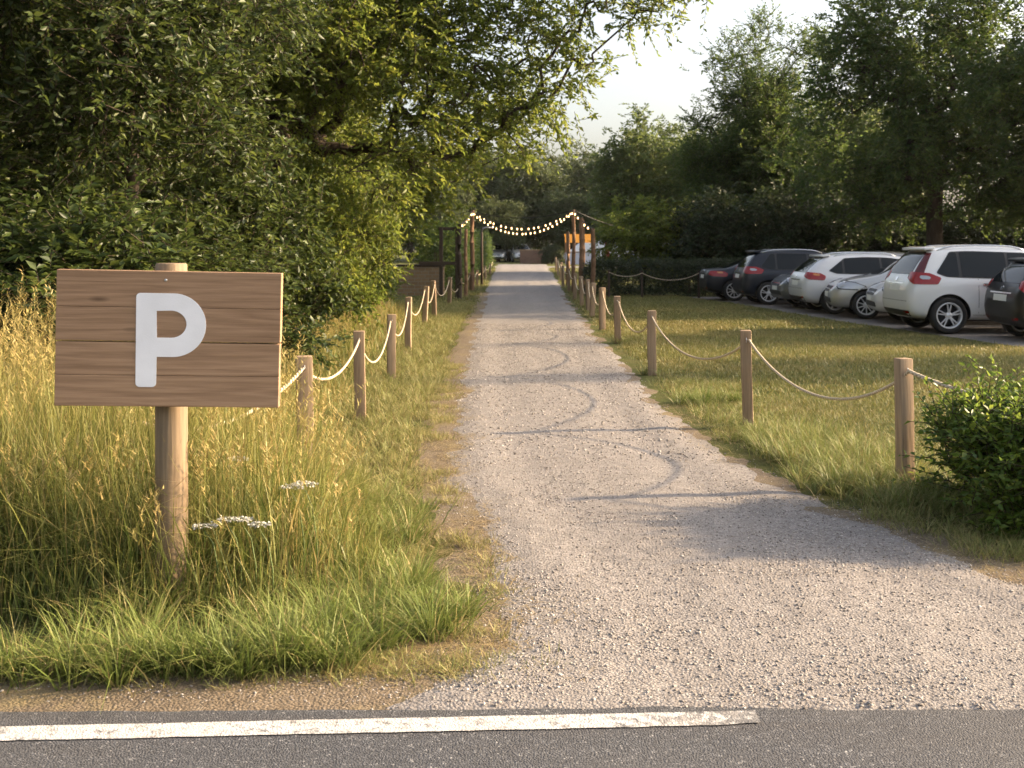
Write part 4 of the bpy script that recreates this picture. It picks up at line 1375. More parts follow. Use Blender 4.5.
# mown lawn on the right
g = Grass()
def lawn_d(x, y):
    lxx = np.interp(y, [15, 17.9, 20.6, 24.7, 32, 36], [9.5, 8.6, 7.85, 7.15, 6.35, 5.5])
    return sstep(.02, .3, x - path_r(y) - .2 * fbm(x * 2, y * 2, 90, 2)) * np.where(y > 14, 1 - sstep(-.5, .1, x - lxx), 1) * (.5 + .5 * sstep(.3, .55, fbm(x * 1.3, y * 1.3, 91, 3)))
def addlawn(x, y, hs, ws):
    n = len(x)
    dp = sstep(.42, .7, fbm(x * .8, y * 1.1, 92, 3))
    dry = np.where(rng.random(n) < .28 + .48 * dp, rng.uniform(.4, 1, n), rng.uniform(0, .35, n))
    V, Q, a, e = blades(rng, np.stack([x, y, x * 0 - .004], 1), hs * rng.uniform(.5, 1.3, n), ws * rng.uniform(.7, 1.3, n), rng.uniform(0, 2 * np.pi, n), rng.uniform(.1, .8, n), np.abs(rng.normal(.2, .2, n)), 2)
    g.add(V, Q, a, np.repeat(dry, 6))
x, y = scatter(rng, 1.2, 9, 7.2, 13, 120000, lawn_d); addlawn(x, y, .05, .005)
x, y = scatter(rng, 1.2, 10, 13, 22, 130000, lawn_d); addlawn(x, y, .055, .009)
x, y = scatter(rng, 1.4, 8, 22, 37, 90000, lawn_d); addlawn(x, y, .06, .016)
x, y = scatter(rng, -3, 4, 26, 78, 60000, lambda x, y: np.clip(sstep(0, .3, path_l(y) - x) + sstep(0, .3, x - path_r(y)), 0, 1)); addlawn(x, y, .07, .022)
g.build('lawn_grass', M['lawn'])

# dry stalks lying flat on the worn strips
g = Grass()
def litter(x, y, h):
    n = len(x)
    V, Q, a, e = blades(rng, np.stack([x, y, x * 0 + .012], 1), h * rng.uniform(.4, 1.3, n), rng.uniform(.002, .005, n), rng.uniform(0, 2 * np.pi, n), np.full(n, 1.2), np.full(n, .1), 2)
    V[:, 2] = .012 + (V[:, 2] - .012) * .16
    g.add(V, Q, a, np.repeat(rng.uniform(0, 1, n), 6))
x, y = scatter(rng, -2, .6, 4.5, 14, 52000, lambda x, y: (1 - sstep(.1, .5, np.abs(path_l(y) - x - .05 + .2 * (fbm(x * 3, y * 3, 70, 2) - .5)))) * sstep(.35, .6, fbm(x * 2.5, y * 2.5, 71, 3))); litter(x, y, .07)
x, y = scatter(rng, -5, .3, 4.26, 4.85, 11000, lambda x, y: sstep(4.34, 4.6, y) * sstep(.35, .6, fbm(x * 3, y * 3, 72, 3))); litter(x, y, .06)
x, y = scatter(rng, 1, 5, 4.6, 12, 26000, lambda x, y: (1 - sstep(.15, .7, np.abs(x - path_r(y) - .1))) * sstep(.35, .6, fbm(x * 2.5, y * 2.5, 73, 3))); litter(x, y, .06)
g.build('dry_grass', M['straw'])

# ------------------------------------------------------------------ loose stones
def stones(rng, x, y, z, r):
    n = len(x)
    base = np.array([[1, 0, 0], [-1, 0, 0], [0, 1, 0], [0, -1, 0], [0, 0, 1], [0, 0, -1]], float)
    Tt = np.array([[0, 2, 4], [2, 1, 4], [1, 3, 4], [3, 0, 4], [2, 0, 5], [1, 2, 5], [3, 1, 5], [0, 3, 5]])
    V = base[None] * rng.uniform(.6, 1.25, (n, 6, 1)) + rng.normal(size=(n, 6, 3)) * .22
    V[..., 2] *= .7
    a = rng.uniform(0, 2 * np.pi, n); c, s = np.cos(a)[:, None], np.sin(a)[:, None]
    X = V[..., 0] * c - V[..., 1] * s; Y = V[..., 0] * s + V[..., 1] * c
    V = np.stack([X, Y, V[..., 2]], -1) * r[:, None, None]
    V += np.stack([x, y, z + r * .25], -1)[:, None]
    T = (np.arange(n) * 6)[:, None, None] + Tt[None]
    return V.reshape(-1, 3), T.reshape(-1, 3)
x, y = scatter(rng, -1.2, 4.6, 4.05, 9, 130000, lambda x, y: np.clip(sstep(-.25, .1, np.minimum(x - path_l(y), path_r(y) - x)) * (.3 + .7 * sstep(.35, .6, fbm(x * 2, y * 2, 80, 3))) * (1.1 - .55 * sstep(4.2, 9, y)), 0, 1) * np.where(y < road_edge(x), .10 + .5 * sstep(-.10, 0, y - road_edge(x)), 1))
r = .0026 + .0066 * rng.random(len(x)) ** 3.6
V1 = stones(rng, x, y, np.maximum(path_z(x, y) + .004, 0.004), r)
x, y = scatter(rng, -1.6, 3.4, 9, 24, 60000, lambda x, y: sstep(-.15, .15, np.minimum(x - path_l(y), path_r(y) - x)) * .8)
r = .004 + .010 * rng.random(len(x)) ** 3
V2 = stones(rng, x, y, path_z(x, y) + .004, r)
x, y = scatter(rng, -6, .5, 4.24, 4.8, 9000, lambda x, y: .7 + 0 * x)
r = .0025 + .006 * rng.random(len(x)) ** 3
V3 = stones(rng, x, y, x * 0 + .006, r)
v, t = join_np([V1, V2, V3])
tag(link('gravel_stones', np_mesh('gravel_stones', v, t), M['stone']), kind='stuff')

# ------------------------------------------------------------------ white wild flowers by the sign post
pet = simple('white_petals', (.46, .45, .39), .7)
stm = simple('green_stalk', (.10, .14, .04), .6)
for i, (px_, py_, Y_, rad, lab) in enumerate([(205, 527, 5.2, .034, 'white umbel flower nearest to the sign post'), (228, 521, 5.22, .03, 'white umbel flower second from the sign post'), (243, 521, 5.25, .026, 'white umbel flower third from the sign post'), (260, 526, 5.2, .032, 'white umbel flower furthest right in the low row by the sign post'),
                                         (292, 488, 5.5, .036, 'small white umbel flower higher up in the grass, left one'), (305, 485, 5.48, .04, 'small white umbel flower higher up in the grass, right one'), (238, 460, 5.8, .032, 'tiny white flower close below the lower right of the sign')]):
    p = at(px_, py_, Y_)
    root = empty('wild_flower', (p.x + .05, p.y + .05, 0)); tag(root, lab, 'flower', 'white wild flowers in the tall grass')
    hx = Vector((-.05, -.05, p.z))
    bm = bmesh.new(); bm_tube(bm, [(0, 0, 0), (.0, -.01, p.z * .5), (-.02, -.02, p.z * .8), tuple(hx - Vector((0, 0, .02)))], [.004, .0035, .003, .002], 5); bm_obj('stalk', bm, stm, root)
    rr = np.random.default_rng(i)
    k = 130; aa = rr.uniform(0, 2 * np.pi, k); q = np.sqrt(rr.random(k)) * rad
    PP = np.stack([hx.x + np.cos(aa) * q * 1.5, hx.y + np.sin(aa) * q, hx.z + .012 - q ** 2 * 6 + rr.normal(size=k) * .003], 1)
    lv, lt = leaves_np(rr, PP, np.stack([np.cos(aa), np.sin(aa), rr.normal(size=k) * .3], 1), rr.uniform(.008, .015, k), 1.2, .9)
    link('flower_head', np_mesh('flower_head', lv, lt), pet, root)

# ------------------------------------------------------------------ cars
def car_body(st, W, axles, R, arch):
    """a loft through cross sections, smoothed, with the wheel wells cut out"""
    bm = bmesh.new()
    rings = []
    for (x, zb, zl, zt, wf) in st:
        w = W / 2 * wf
        hcab = max(0, min(1, (zt - zl) / .55))
        wt = w * (.93 - .19 * hcab)
        half = [(0, zb), (w * .6, zb), (w * .93, zb + .03), (w * .985, zb + .17), (w, zb + (zl - zb) * .55), (w * .99, zl - .08), (w * .955, zl),
                (w * .94 * (1 - .3) + wt * .3 if hcab > .3 else w * .93, zl + (zt - zl) * .3), (wt, zl + (zt - zl) * .84), (wt * .8, zl + (zt - zl) * .97), (wt * .4, zt), (0, zt + .012 * hcab)]
        ring = [(y, z) for y, z in half] + [(-y, z) for y, z in half[-2:0:-1]]
        rings.append([bm.verts.new((x, y, z)) for y, z in ring])
    n = len(rings[0])
    for a, b in zip(rings[:-1], rings[1:]):
        for k in range(n):
            bm.faces.new((a[k], a[(k + 1) % n], b[(k + 1) % n], b[k]))
    bm.faces.new(rings[0][::-1]); bm.faces.new(rings[-1])
    bmesh.ops.recalc_face_normals(bm, faces=bm.faces[:])
    me = bpy.data.meshes.new('body'); bm.to_mesh(me); bm.free()
    me.materials.append(None); me.materials.append(None)
    o = bpy.data.objects.new('body_tmp', me); COL.objects.link(o)
    s = o.modifiers.new('s', 'SUBSURF'); s.levels = 2; s.render_levels = 2
    cutters = []
    for ax in axles:
        for sg in (-1, 1):
            bm = bmesh.new()
            bmesh.ops.create_cone(bm, cap_ends=True, segments=40, radius1=arch, radius2=arch, depth=.5, matrix=Matrix.Translation((ax, sg * (W / 2 + .02), R)) @ Matrix.Rotation(math.pi / 2, 4, 'X'))
            cm = bpy.data.meshes.new('cut'); bm.to_mesh(cm); bm.free()
            c = bpy.data.objects.new('cut', cm); COL.objects.link(c); cutters.append(c)
            b = o.modifiers.new('b', 'BOOLEAN'); b.object = c; b.operation = 'DIFFERENCE'; b.solver = 'EXACT'
    bpy.context.view_layer.update()
    out = bpy.data.meshes.new_from_object(o.evaluated_get(bpy.context.evaluated_depsgraph_get()))
    for c in cutters: bpy.data.objects.remove(c)
    bpy.data.objects.remove(o)
    out.materials.clear()
    for p in out.polygons:
        p.use_smooth = True; p.material_index = 0
        for ax in axles:
            rr = [math.hypot(out.vertices[v].co.x - ax, out.vertices[v].co.z - R) for v in p.vertices]
            ys = [abs(out.vertices[v].co.y) for v in p.vertices]
            if max(rr) < arch + .004 and (min(rr) > arch - .004 or max(ys) < W / 2 - .2):
                p.material_index = 1
    out.set_sharp_from_angle(angle=math.radians(38))
    return out


def cdt_poly(poly, step):
    pts = []
    n = len(poly)
    for i in range(n):
        a = Vector(poly[i]); b = Vector(poly[(i + 1) % n]); k = max(1, int((b - a).length / step))
        for j in range(k): pts.append(a.lerp(b, j / k))
    nb = len(pts)
    xs = [p.x for p in pts]; ys = [p.y for p in pts]
    extra = []
    def inside(x, y):
        c = False
        for i in range(nb):
            p, q = pts[i], pts[i - 1]
            if (p.y > y) != (q.y > y) and x < (q.x - p.x) * (y - p.y) / (q.y - p.y) + p.x: c = not c
        return c
    x = min(xs) + step * .6
    while x < max(xs):
        y = min(ys) + step * .6
        while y < max(ys):
            if inside(x, y) and min((Vector((x, y)) - p).length for p in pts) > step * .45: extra.append(Vector((x, y)))
            y += step
        x += step
    edges = [(i, (i + 1) % nb) for i in range(nb)]
    v, e, f, *_ = delaunay_2d_cdt([Vector((p.x, p.y)) for p in pts + extra], edges, [], 1, 1e-5)
    return v, f


def rounded(poly, r, n=3):
    out = []
    m = len(poly)
    for i in range(m):
        p = Vector(poly[i]); a = Vector(poly[i - 1]); b = Vector(poly[(i + 1) % m])
        da = (a - p); db = (b - p)
        ra = min(r, da.length * .4); rb = min(r, db.length * .4)
        pa = p + da.normalized() * ra; pb = p + db.normalized() * rb
        for k in range(n + 1):
            t = k / n
            out.append(pa * (1 - t) ** 2 + p * 2 * t * (1 - t) + pb * t ** 2)
    return [(q.x, q.y) for q in out]


def patch(bvh, poly, view, name, mat, parent, off=.004, step=.07, thick=.012, ang=0.0, rnd=0.0):
    """a panel laid on the body: the polygon is seen along the view direction; ang turns a corner view"""
    if rnd: poly = rounded(poly, rnd)
    v, f = cdt_poly(poly, step)
    if view == 'left': d = Vector((0, -1, 0)); U = Vector((1, 0, 0)); Vv = Vector((0, 0, 1)); o = Vector((0, 4, 0))
    elif view == 'right': d = Vector((0, 1, 0)); U = Vector((1, 0, 0)); Vv = Vector((0, 0, 1)); o = Vector((0, -4, 0))
    elif view == 'rear': d = Vector((1, 0, 0)); U = Vector((0, 1, 0)); Vv = Vector((0, 0, 1)); o = Vector((-4, 0, 0))
    elif view == 'front': d = Vector((-1, 0, 0)); U = Vector((0, 1, 0)); Vv = Vector((0, 0, 1)); o = Vector((10, 0, 0))
    elif view == 'top': d = Vector((0, 0, -1)); U = Vector((1, 0, 0)); Vv = Vector((0, 1, 0)); o = Vector((0, 0, 5))
    else:                                    # ('corner', point, azimuth of the ray)
        _, pt, az = view
        d = Vector((math.cos(az), math.sin(az), 0)); U = Vector((-d.y, d.x, 0)); Vv = Vector((0, 0, 1)); o = Vector(pt) - d * 4
    P = []; N = []
    for q in v:
        src = o + U * q.x + Vv * q.y
        hit, nor, *_ = bvh.ray_cast(src, d)
        P.append(hit); N.append(nor if hit is not None else None)
    ok = [p is not None for p in P]
    bm = bmesh.new()
    bv = [bm.verts.new(p + n * off) if p is not None else None for p, n in zip(P, N)]
    for fc in f:
        if all(ok[i] for i in fc):
            try: bm.faces.new([bv[i] for i in fc])
            except ValueError: pass
    for x in [x for x in bm.verts if not x.link_faces]: bm.verts.remove(x)
    if not bm.faces:
        bm.free(); return None
    for fc in bm.faces:
        fc.normal_update()
        if fc.normal.dot(d) > 0: fc.normal_flip()
        fc.smooth = True
    bm.verts.index_update()
    be = [e for e in bm.edges if e.is_boundary]
    r = bmesh.ops.extrude_edge_only(bm, edges=be)
    for x in r['geom']:
        if isinstance(x, bmesh.types.BMVert): x.co += d * thick
    bmesh.ops.recalc_face_normals(bm, faces=bm.faces[:])
    # outward check
    return bm_obj2(name, bm, mat, parent)


def bm_obj2(name, bm, mat, parent):
    me = bpy.data.meshes.new(name); bm.to_mesh(me); bm.free()
    for p in me.polygons: p.use_smooth = True
    me.set_sharp_from_angle(angle=math.radians(50))
    return link(name, me, mat, parent)


WHEEL = {}
def wheel_meshes(R, style):
    key = (R, style)
    if key in WHEEL: return WHEEL[key]
    RX = Matrix.Rotation(math.pi / 2, 4, 'X')          # local z -> -y (outer face towards -y)
    w = .21; ri = R * .70
    bm = bmesh.new()
    bm_lathe(bm, [(ri, -w / 2 + .02), (ri + .012, -w / 2 + .004), (R * .86, -w / 2 - .006), (R - .03, -w / 2 + .004), (R - .006, -w / 2 + .03), (R, 0), (R - .006, w / 2 - .03), (R - .03, w / 2 - .004), (R * .86, w / 2 + .006), (ri + .012, w / 2 - .004), (ri, w / 2 - .02)], 40, RX, True)
    bmesh.ops.recalc_face_normals(bm, faces=bm.faces[:])
    ty = bpy.data.meshes.new('tyre'); bm.to_mesh(ty); bm.free(); ty.materials.append(M['rubber'])
    bm = bmesh.new()
    bm_lathe(bm, [(ri + .002, w / 2 - .012), (ri - .012, w / 2 - .006), (ri - .026, w / 2 - .02), (ri - .03, 0), (ri - .03, -w / 2 + .02), (ri + .002, -w / 2 + .02)], 40, RX)
    ns = {'five': 5, 'ten': 10, 'seven': 7}[style]
    for k in range(ns):
        a = 2 * math.pi * k / ns + math.pi / 2
        arms = (-.17, .17) if style == 'five' else (0,)
        for da in arms:
            wd = .030 if style == 'five' else (.042 if style == 'seven' else .026)
            p0 = Vector((math.cos(a + da * .5) * .045, 0, math.sin(a + da * .5) * .045)); p1 = Vector((math.cos(a + da) * (ri - .02), 0, math.sin(a + da) * (ri - .02)))
            d = (p1 - p0).normalized(); s = Vector((-d.z, 0, d.x))
            vs = []
            for (p, y0_, ww) in ((p0, -w / 2 + .03, wd * 1.15), (p1, -w / 2 + .012, wd * .8)):
                vs.append([bm.verts.new(p + s * ww * .5 + Vector((0, y0_ + .02, 0))), bm.verts.new(p + s * ww * .35 + Vector((0, y0_, 0))), bm.verts.new(p - s * ww * .35 + Vector((0, y0_, 0))), bm.verts.new(p - s * ww * .5 + Vector((0, y0_ + .02, 0)))])
            for i in range(4):
                bm.faces.new((vs[0][i], vs[0][(i + 1) % 4], vs[1][(i + 1) % 4], vs[1][i]))
    bm_lathe(bm, [(.001, w / 2 - .022), (.03, w / 2 - .024), (.062, w / 2 - .034), (.07, w / 2 - .06)], 20, RX)
    bmesh.ops.recalc_face_normals(bm, faces=bm.faces[:])
    rm = bpy.data.meshes.new('rim'); bm.to_mesh(rm); bm.free(); rm.materials.append(M['alloy'])
    bm = bmesh.new()
    bm_lathe(bm, [(.001, w / 2 - .09), (.15, w / 2 - .09), (.15, w / 2 - .11), (ri - .031, w / 2 - .11), (ri - .031, w / 2 - .13), (.001, w / 2 - .13)], 28, RX)
    bmesh.ops.recalc_face_normals(bm, faces=bm.faces[:])
    dk = bpy.data.meshes.new('brake_disc'); bm.to_mesh(dk); bm.free(); dk.materials.append(M['plastic'])
    WHEEL[key] = (ty, rm, dk)
    return WHEEL[key]


TYPES = {
 # stations: x, bottom, shoulder, top, width factor
 'suv': dict(L=4.45, W=1.82, R=.345, ax=(.74, 3.42), style='five', rails=True,
   st=[(0, .46, .62, .72, .76), (.035, .36, .76, .94, .86), (.10, .30, .92, 1.07, .92), (.20, .27, 1.0, 1.24, .955), (.34, .26, 1.02, 1.44, .97), (.48, .25, 1.03, 1.585, .98), (.72, .24, 1.02, 1.635, .99), (1.4, .23, 1.0, 1.66, 1), (2.0, .23, .98, 1.645, 1), (2.42, .23, .97, 1.59, 1), (2.80, .24, .96, 1.40, 1), (3.12, .24, .955, 1.16, .99), (3.34, .24, .94, 1.035, .985), (3.8, .25, .87, .965, .97), (4.15, .27, .78, .88, .93), (4.33, .29, .66, .76, .86), (4.41, .33, .56, .64, .78), (4.45, .40, .50, .54, .68)],
   dlo=(.52, 3.06, .30), rear_glass=(.62, 1.10, 1.52, .52), tail=[(-.26, .92), (.13, .92), (.30, 1.03), (.26, 1.15), (-.10, 1.13), (-.30, 1.04)], roof_x=(.6, 2.3)),
 'estate': dict(L=4.5, W=1.76, R=.315, ax=(.76, 3.42), style='seven', rails=True,
   st=[(0, .44, .58, .66, .76), (.035, .34, .70, .84, .86), (.10, .28, .84, .96, .92), (.22, .25, .90, 1.08, .955), (.42, .23, .92, 1.26, .97), (.62, .22, .925, 1.385, .98), (.9, .21, .92, 1.43, .99), (1.5, .20, .91, 1.465, 1), (2.05, .20, .90, 1.455, 1), (2.45, .20, .89, 1.40, 1), (2.85, .21, .885, 1.22, 1), (3.2, .21, .88, 1.02, .99), (3.42, .21, .865, .945, .985), (3.85, .22, .80, .875, .97), (4.2, .24, .70, .78, .93), (4.38, .26, .60, .67, .86), (4.46, .30, .50, .57, .78), (4.5, .38, .45, .48, .68)],
   dlo=(.62, 3.15, .40), rear_glass=(.58, .98, 1.34, .5), tail=[(-.22, .80), (.10, .82), (.26, .90), (.22, 1.0), (-.12, .97), (-.24, .9)], roof_x=(.8, 2.3)),
 'hatch': dict(L=4.05, W=1.72, R=.31, ax=(.68, 3.28), style='ten', rails=False,
   st=[(0, .44, .60, .70, .76), (.035, .34, .74, .88, .86), (.10, .28, .88, 1.0, .92), (.20, .25, .93, 1.12, .955), (.34, .23, .945, 1.28, .97), (.50, .22, .945, 1.40, .98), (.75, .21, .94, 1.45, .99), (1.3, .20, .92, 1.48, 1), (1.8, .20, .91, 1.47, 1), (2.15, .20, .90, 1.41, 1), (2.55, .21, .895, 1.22, 1), (2.88, .21, .89, 1.03, .99), (3.08, .21, .875, .955, .985), (3.5, .22, .83, .90, .97), (3.76, .23, .77, .84, .94), (3.91, .24, .69, .76, .89), (4.0, .27, .60, .67, .81), (4.05, .36, .54, .59, .70)],
   dlo=(.50, 2.85, .28), rear_glass=(.60, 1.0, 1.36, .3), tail=[(-.24, .82), (.10, .83), (.24, .92), (.22, 1.04), (-.08, 1.06), (-.25, .98)], roof_x=(.6, 2.1)),
 'saloon': dict(L=4.6, W=1.78, R=.325, ax=(.80, 3.50), style='ten', rails=False,
   st=[(0, .44, .62, .72, .76), (.035, .34, .76, .90, .86), (.10, .28, .86, .96, .92), (.30, .24, .89, .975, .955), (.60, .22, .90, 1.00, .97), (.80, .21, .91, 1.06, .98), (1.05, .20, .91, 1.19, .99), (1.40, .20, .91, 1.33, 1), (1.75, .20, .90, 1.39, 1), (2.2, .20, .89, 1.395, 1), (2.55, .20, .88, 1.33, 1), (2.95, .21, .875, 1.15, 1), (3.3, .21, .87, .98, .99), (3.5, .21, .855, .925, .985), (3.95, .22, .79, .86, .97), (4.3, .24, .70, .77, .93), (4.48, .26, .60, .66, .86), (4.56, .30, .50, .56, .78), (4.6, .38, .45, .48, .68)],
   dlo=(.98, 3.22, .42), rear_glass=(.56, 1.0, 1.28, .85), tail=[(-.22, .74), (.12, .76), (.26, .82), (.22, .92), (-.12, .91), (-.24, .85)], roof_x=(1.2, 2.3)),
}


def make_car(name, kind, paintm, loc, rz, label, group, cat='car', lower=None):
    T = TYPES[kind]
    st = T['st']; W = T['W']; L = T['L']; R = T['R']
    root = empty(name, loc, rz); tag(root, label, cat, group)
    xo = -L / 2
    me = car_body(st, W, T['ax'], R, R + .055)
    body = link('body', me, [paintm, M['plastic']], root)
    bvh = BVHTree.FromPolygons([v.co.copy() for v in me.vertices], [tuple(p.vertices) for p in me.polygons])
    body.location = (xo, 0, 0)
    def put(view, poly, nm, mt, **kw):
        o = patch(bvh, poly, view, nm, mt, root, **kw)
        if o is not None: o.location = (xo, 0, 0)
        return o
    xs = [s[0] for s in st]
    zt = lambda x: float(np.interp(x, xs, [s[3] for s in st])); zl = lambda x: float(np.interp(x, xs, [s[2] for s in st])); zb = lambda x: float(np.interp(x, xs, [s[1] for s in st]))
    x0, x1, kick = T['dlo']
    # side glazing: black surround, then the panes
    top = []
    for t in np.linspace(0, 1, 12):
        x = x0 + kick + (x1 - .62 - x0 - kick) * t
        top.append((x, min(zt(x) - .115, zl(x) + .53)))
    base0 = (x0, zl(x0) + .10)
    dlo = [base0, (x0 + .18, zl(x0 + .18) + .035)] + [(x, zl(x) + .03) for x in np.linspace(x0 + .5, x1 - .02, 6)] + top[::-1]
    def clip(poly, a, b):
        out = []
        P_ = poly
        def cut(P_, X_, keep):
            res = []
            for i in range(len(P_)):
                p, q = P_[i - 1], P_[i]
                pi, qi = keep(p[0]), keep(q[0])
                if pi != qi:
                    t = (X_ - p[0]) / (q[0] - p[0]); res.append((X_, p[1] + (q[1] - p[1]) * t))
                if qi: res.append(q)
            return res
        P_ = cut(P_, a, lambda x: x >= a); P_ = cut(P_, b, lambda x: x <= b)
        return P_
    def shrink(poly, d):
        cx_ = sum(p[0] for p in poly) / len(poly); cz_ = sum(p[1] for p in poly) / len(poly)
        wx = max(p[0] for p in poly) - min(p[0] for p in poly); wz = max(p[1] for p in poly) - min(p[1] for p in poly)
        return [(cx_ + (x - cx_) * (1 - 2 * d / wx), cz_ + (z - cz_) * (1 - 2 * d / wz)) for x, z in poly]
    pil = [x0 - 1, T['ax'][0] + .22, T['ax'][0] + 1.12, x1 + 1]
    for sd_ in ('left', 'right'):
        sg = 1 if sd_ == 'left' else -1
        put(sd_, dlo, 'window_surround', M['plastic'], off=.006, step=.06, rnd=.04)
        for a, b in zip(pil[:-1], pil[1:]):
            pl = clip(dlo, a + .012, b - .012)
            if len(pl) > 2:
                put(sd_, shrink(pl, .018), 'side_window', M['glass'], off=.011, step=.06, rnd=.035)
        # sill, seams, handles
        put(sd_, [(T['ax'][0] + R + .09, zb(1.5) + .02), (T['ax'][1] - R - .09, zb(1.5) + .02), (T['ax'][1] - R - .09, zb(1.5) + .13), (T['ax'][0] + R + .09, zb(1.5) + .13)], 'sill', M['plastic'] if lower else paintm, off=.008, step=.15)
        for xx in (pil[1] + .32, pil[2], x1 - .12):
            put(sd_, [(xx - .004, zb(xx) + .16), (xx + .004, zb(xx) + .16), (xx + .004, zl(xx) + .02), (xx - .004, zl(xx) + .02)], 'door_seam', M['plastic'], off=.0015, step=.12, thick=.004)
        for xx in (pil[1] + .40, pil[2] + .10):
            z = zl(xx) - .10
            put(sd_, [(xx, z), (xx + .19, z + .004), (xx + .19, z + .036), (xx, z + .032)], 'door_handle', M['chrome'] if kind == 'suv' else paintm, off=.022, step=.06, thick=.02, rnd=.012)
        # mirror
        mx = x1 - .30; mz = zl(mx) + .07; my = sg * (W / 2 + .09)
        bm = bmesh.new(); bm_box(bm, (mx + xo, my, mz), (.12, .19, .13), None, .04); bm_obj('mirror', bm, paintm, root, 60)
        bm = bmesh.new(); bm_box(bm, (mx + xo + .02, sg * (W / 2 - .05), mz - .03), (.05, .2, .04), None, .01); bm_obj('mirror_arm', bm, M['plastic'], root)
        # wheel arch trim on high cars
        if lower:
            for ax in T['ax']:
                ring = [(ax + (R + .055) * math.cos(t), R + (R + .055) * math.sin(t)) for t in np.linspace(math.pi * .02, math.pi * .98, 22)]
                ring += [(ax + (R + .095) * math.cos(t), R + (R + .095) * math.sin(t)) for t in np.linspace(math.pi * .98, math.pi * .02, 22)]
                put(sd_, ring, 'arch_trim', M['plastic'] if lower == 'black' else paintm, off=.007, step=.06, thick=.02)
        if T['rails']:
            rx0, rx1 = T['roof_x']
            bm = bmesh.new(); pts = []
            for t in np.linspace(0, 1, 12):
                x = rx0 + (rx1 - rx0) * t; y_ = sg * W / 2 * .64
                lift = .055 * min(1, min(t, 1 - t) * 7)
                hit = bvh.ray_cast(Vector((x, y_, 5)), Vector((0, 0, -1)))[0]
                pts.append((x + xo, y_, (hit.z if hit else zt(x)) + lift - .01))
            bm_tube(bm, pts, .016, 8); bm_obj('roof_rail', bm, M['chrome'] if 'white' in paintm.name or 'navy' in paintm.name else M['alloy'], root)
        # lamps wrap round the corners
        cr = st[3]
        pt = Vector((cr[0] + .05, sg * W / 2 * .9, 0))
        az = math.radians(-52 * sg)
        tl = T['tail']
        poly = [(u * -1 * (1 if sg > 0 else -1) if False else u * (-sg), z) for u, z in tl]
        put(('corner', pt, az), poly, 'tail_lamp', M['tail'], off=.010, step=.05, thick=.03, rnd=.03)
        c2 = [((u * -sg) * .30 + sg * .05, (z - tl[1][1]) * .32 + tl[1][1] + .09) for u, z in tl]
        put(('corner', pt, az), c2, 'lamp_lens', M['head'] if kind == 'suv' else M['amber'], off=.014, step=.04, thick=.01, rnd=.02)
        if kind == 'suv' and 'white' in paintm.name:
            put(('corner', pt, az), [(u * -sg, z) for u, z in [(-.02, 1.12), (.15, 1.14), (.03, 1.50), (-.08, 1.50)]], 'pillar_lamp', M['tail_dark'], off=.008, step=.05, thick=.02, rnd=.02)
        cf = st[-4]
        pf = Vector((cf[0] - .12, sg * W / 2 * .86, 0))
        azf = math.radians(180 + 48 * sg)
        zc = zl(cf[0]) - .015
        hl = [(-.30, zc - .10), (.16, zc - .08), (.30, zc + .05), (.22, zc + .09), (-.12, zc + .05), (-.30, zc - .02)]
        put(('corner', pf, azf), [(u * sg * 1.10, zc + (z - zc) * 1.25) for u, z in hl], 'lamp_surround', M['plastic'], off=.005, step=.05, thick=.03, rnd=.03)
        put(('corner', pf, azf), [(u * sg, z) for u, z in hl], 'headlamp', M['head'], off=.010, step=.05, thick=.03, rnd=.03)
        # fog reflector low on the rear bumper
        put('rear', [(sg * W * .27, .37), (sg * W * .38, .38), (sg * W * .38, .42), (sg * W * .27, .41)], 'reflector', M['tail'], off=.006, step=.05, rnd=.012)
    # rear: glass, plate, badge, bumper
    hw, z0, z1, _ = T['rear_glass']
    put('rear', [(-hw, z0), (hw, z0), (hw * .86, z1), (-hw * .86, z1)], 'rear_window', M['glass'], off=.006, step=.09, rnd=.06)
    pz = z0 - .26
    put('rear', [(-.26, pz - .055), (.26, pz - .055), (.26, pz + .055), (-.26, pz + .055)], 'number_plate', M['plate'], off=.008, step=.1)
    put('rear', [(-.05, z0 - .13), (.05, z0 - .13), (.05, z0 - .06), (-.05, z0 - .06)], 'badge', M['chrome'], off=.010, step=.04, rnd=.03)
    put('rear', [(-.42, pz + .075), (.42, pz + .075), (.42, pz + .10), (-.42, pz + .10)], 'trim_strip', M['chrome'], off=.009, step=.1)
    zlow = st[2][1]
    put('rear', [(-W * .36, zlow + .02), (W * .36, zlow + .02), (W * .40, zlow + .13), (-W * .40, zlow + .13)], 'rear_skirt', M['plastic'], off=.007, step=.1, rnd=.03)
    put('rear', [(-W * .42, .600), (W * .42, .600), (W * .42, .607), (-W * .42, .607)], 'bumper_seam', M['plastic'], off=.0015, step=.1, thick=.004)
    if kind != 'saloon':                                     # spoiler over the rear glass
        sx_ = xs[5]; sw = W * .335
        bm = bmesh.new(); bm_box(bm, (sx_ - .01 + xo, 0, zt(sx_) - .002), (.20, sw * 2, .05), Matrix.Rotation(math.radians(-7), 3, 'Y'), .012); bm_obj('spoiler', bm, paintm, root, 60)
    # front: windscreen, grille, plate
    ws = [(x1 + .13, -W * .38), (x1 + .20, 0), (x1 + .13, W * .38), (x1 - .52, W * .31), (x1 - .50, 0), (x1 - .52, -W * .31)]
    put('top', ws, 'windscreen', M['glass'], off=.006, step=.1, rnd=.05)
    zf = zl(st[-3][0])
    put('front', [(-.38, zf - .10), (.38, zf - .10), (.44, zf + .02), (-.44, zf + .02)], 'grille', M['plastic'], off=.008, step=.08, rnd=.03)
    put('front', [(-.40, zf - .052), (.40, zf - .052), (.40, zf - .036), (-.40, zf - .036)], 'grille_bar', M['chrome'], off=.013, step=.08)
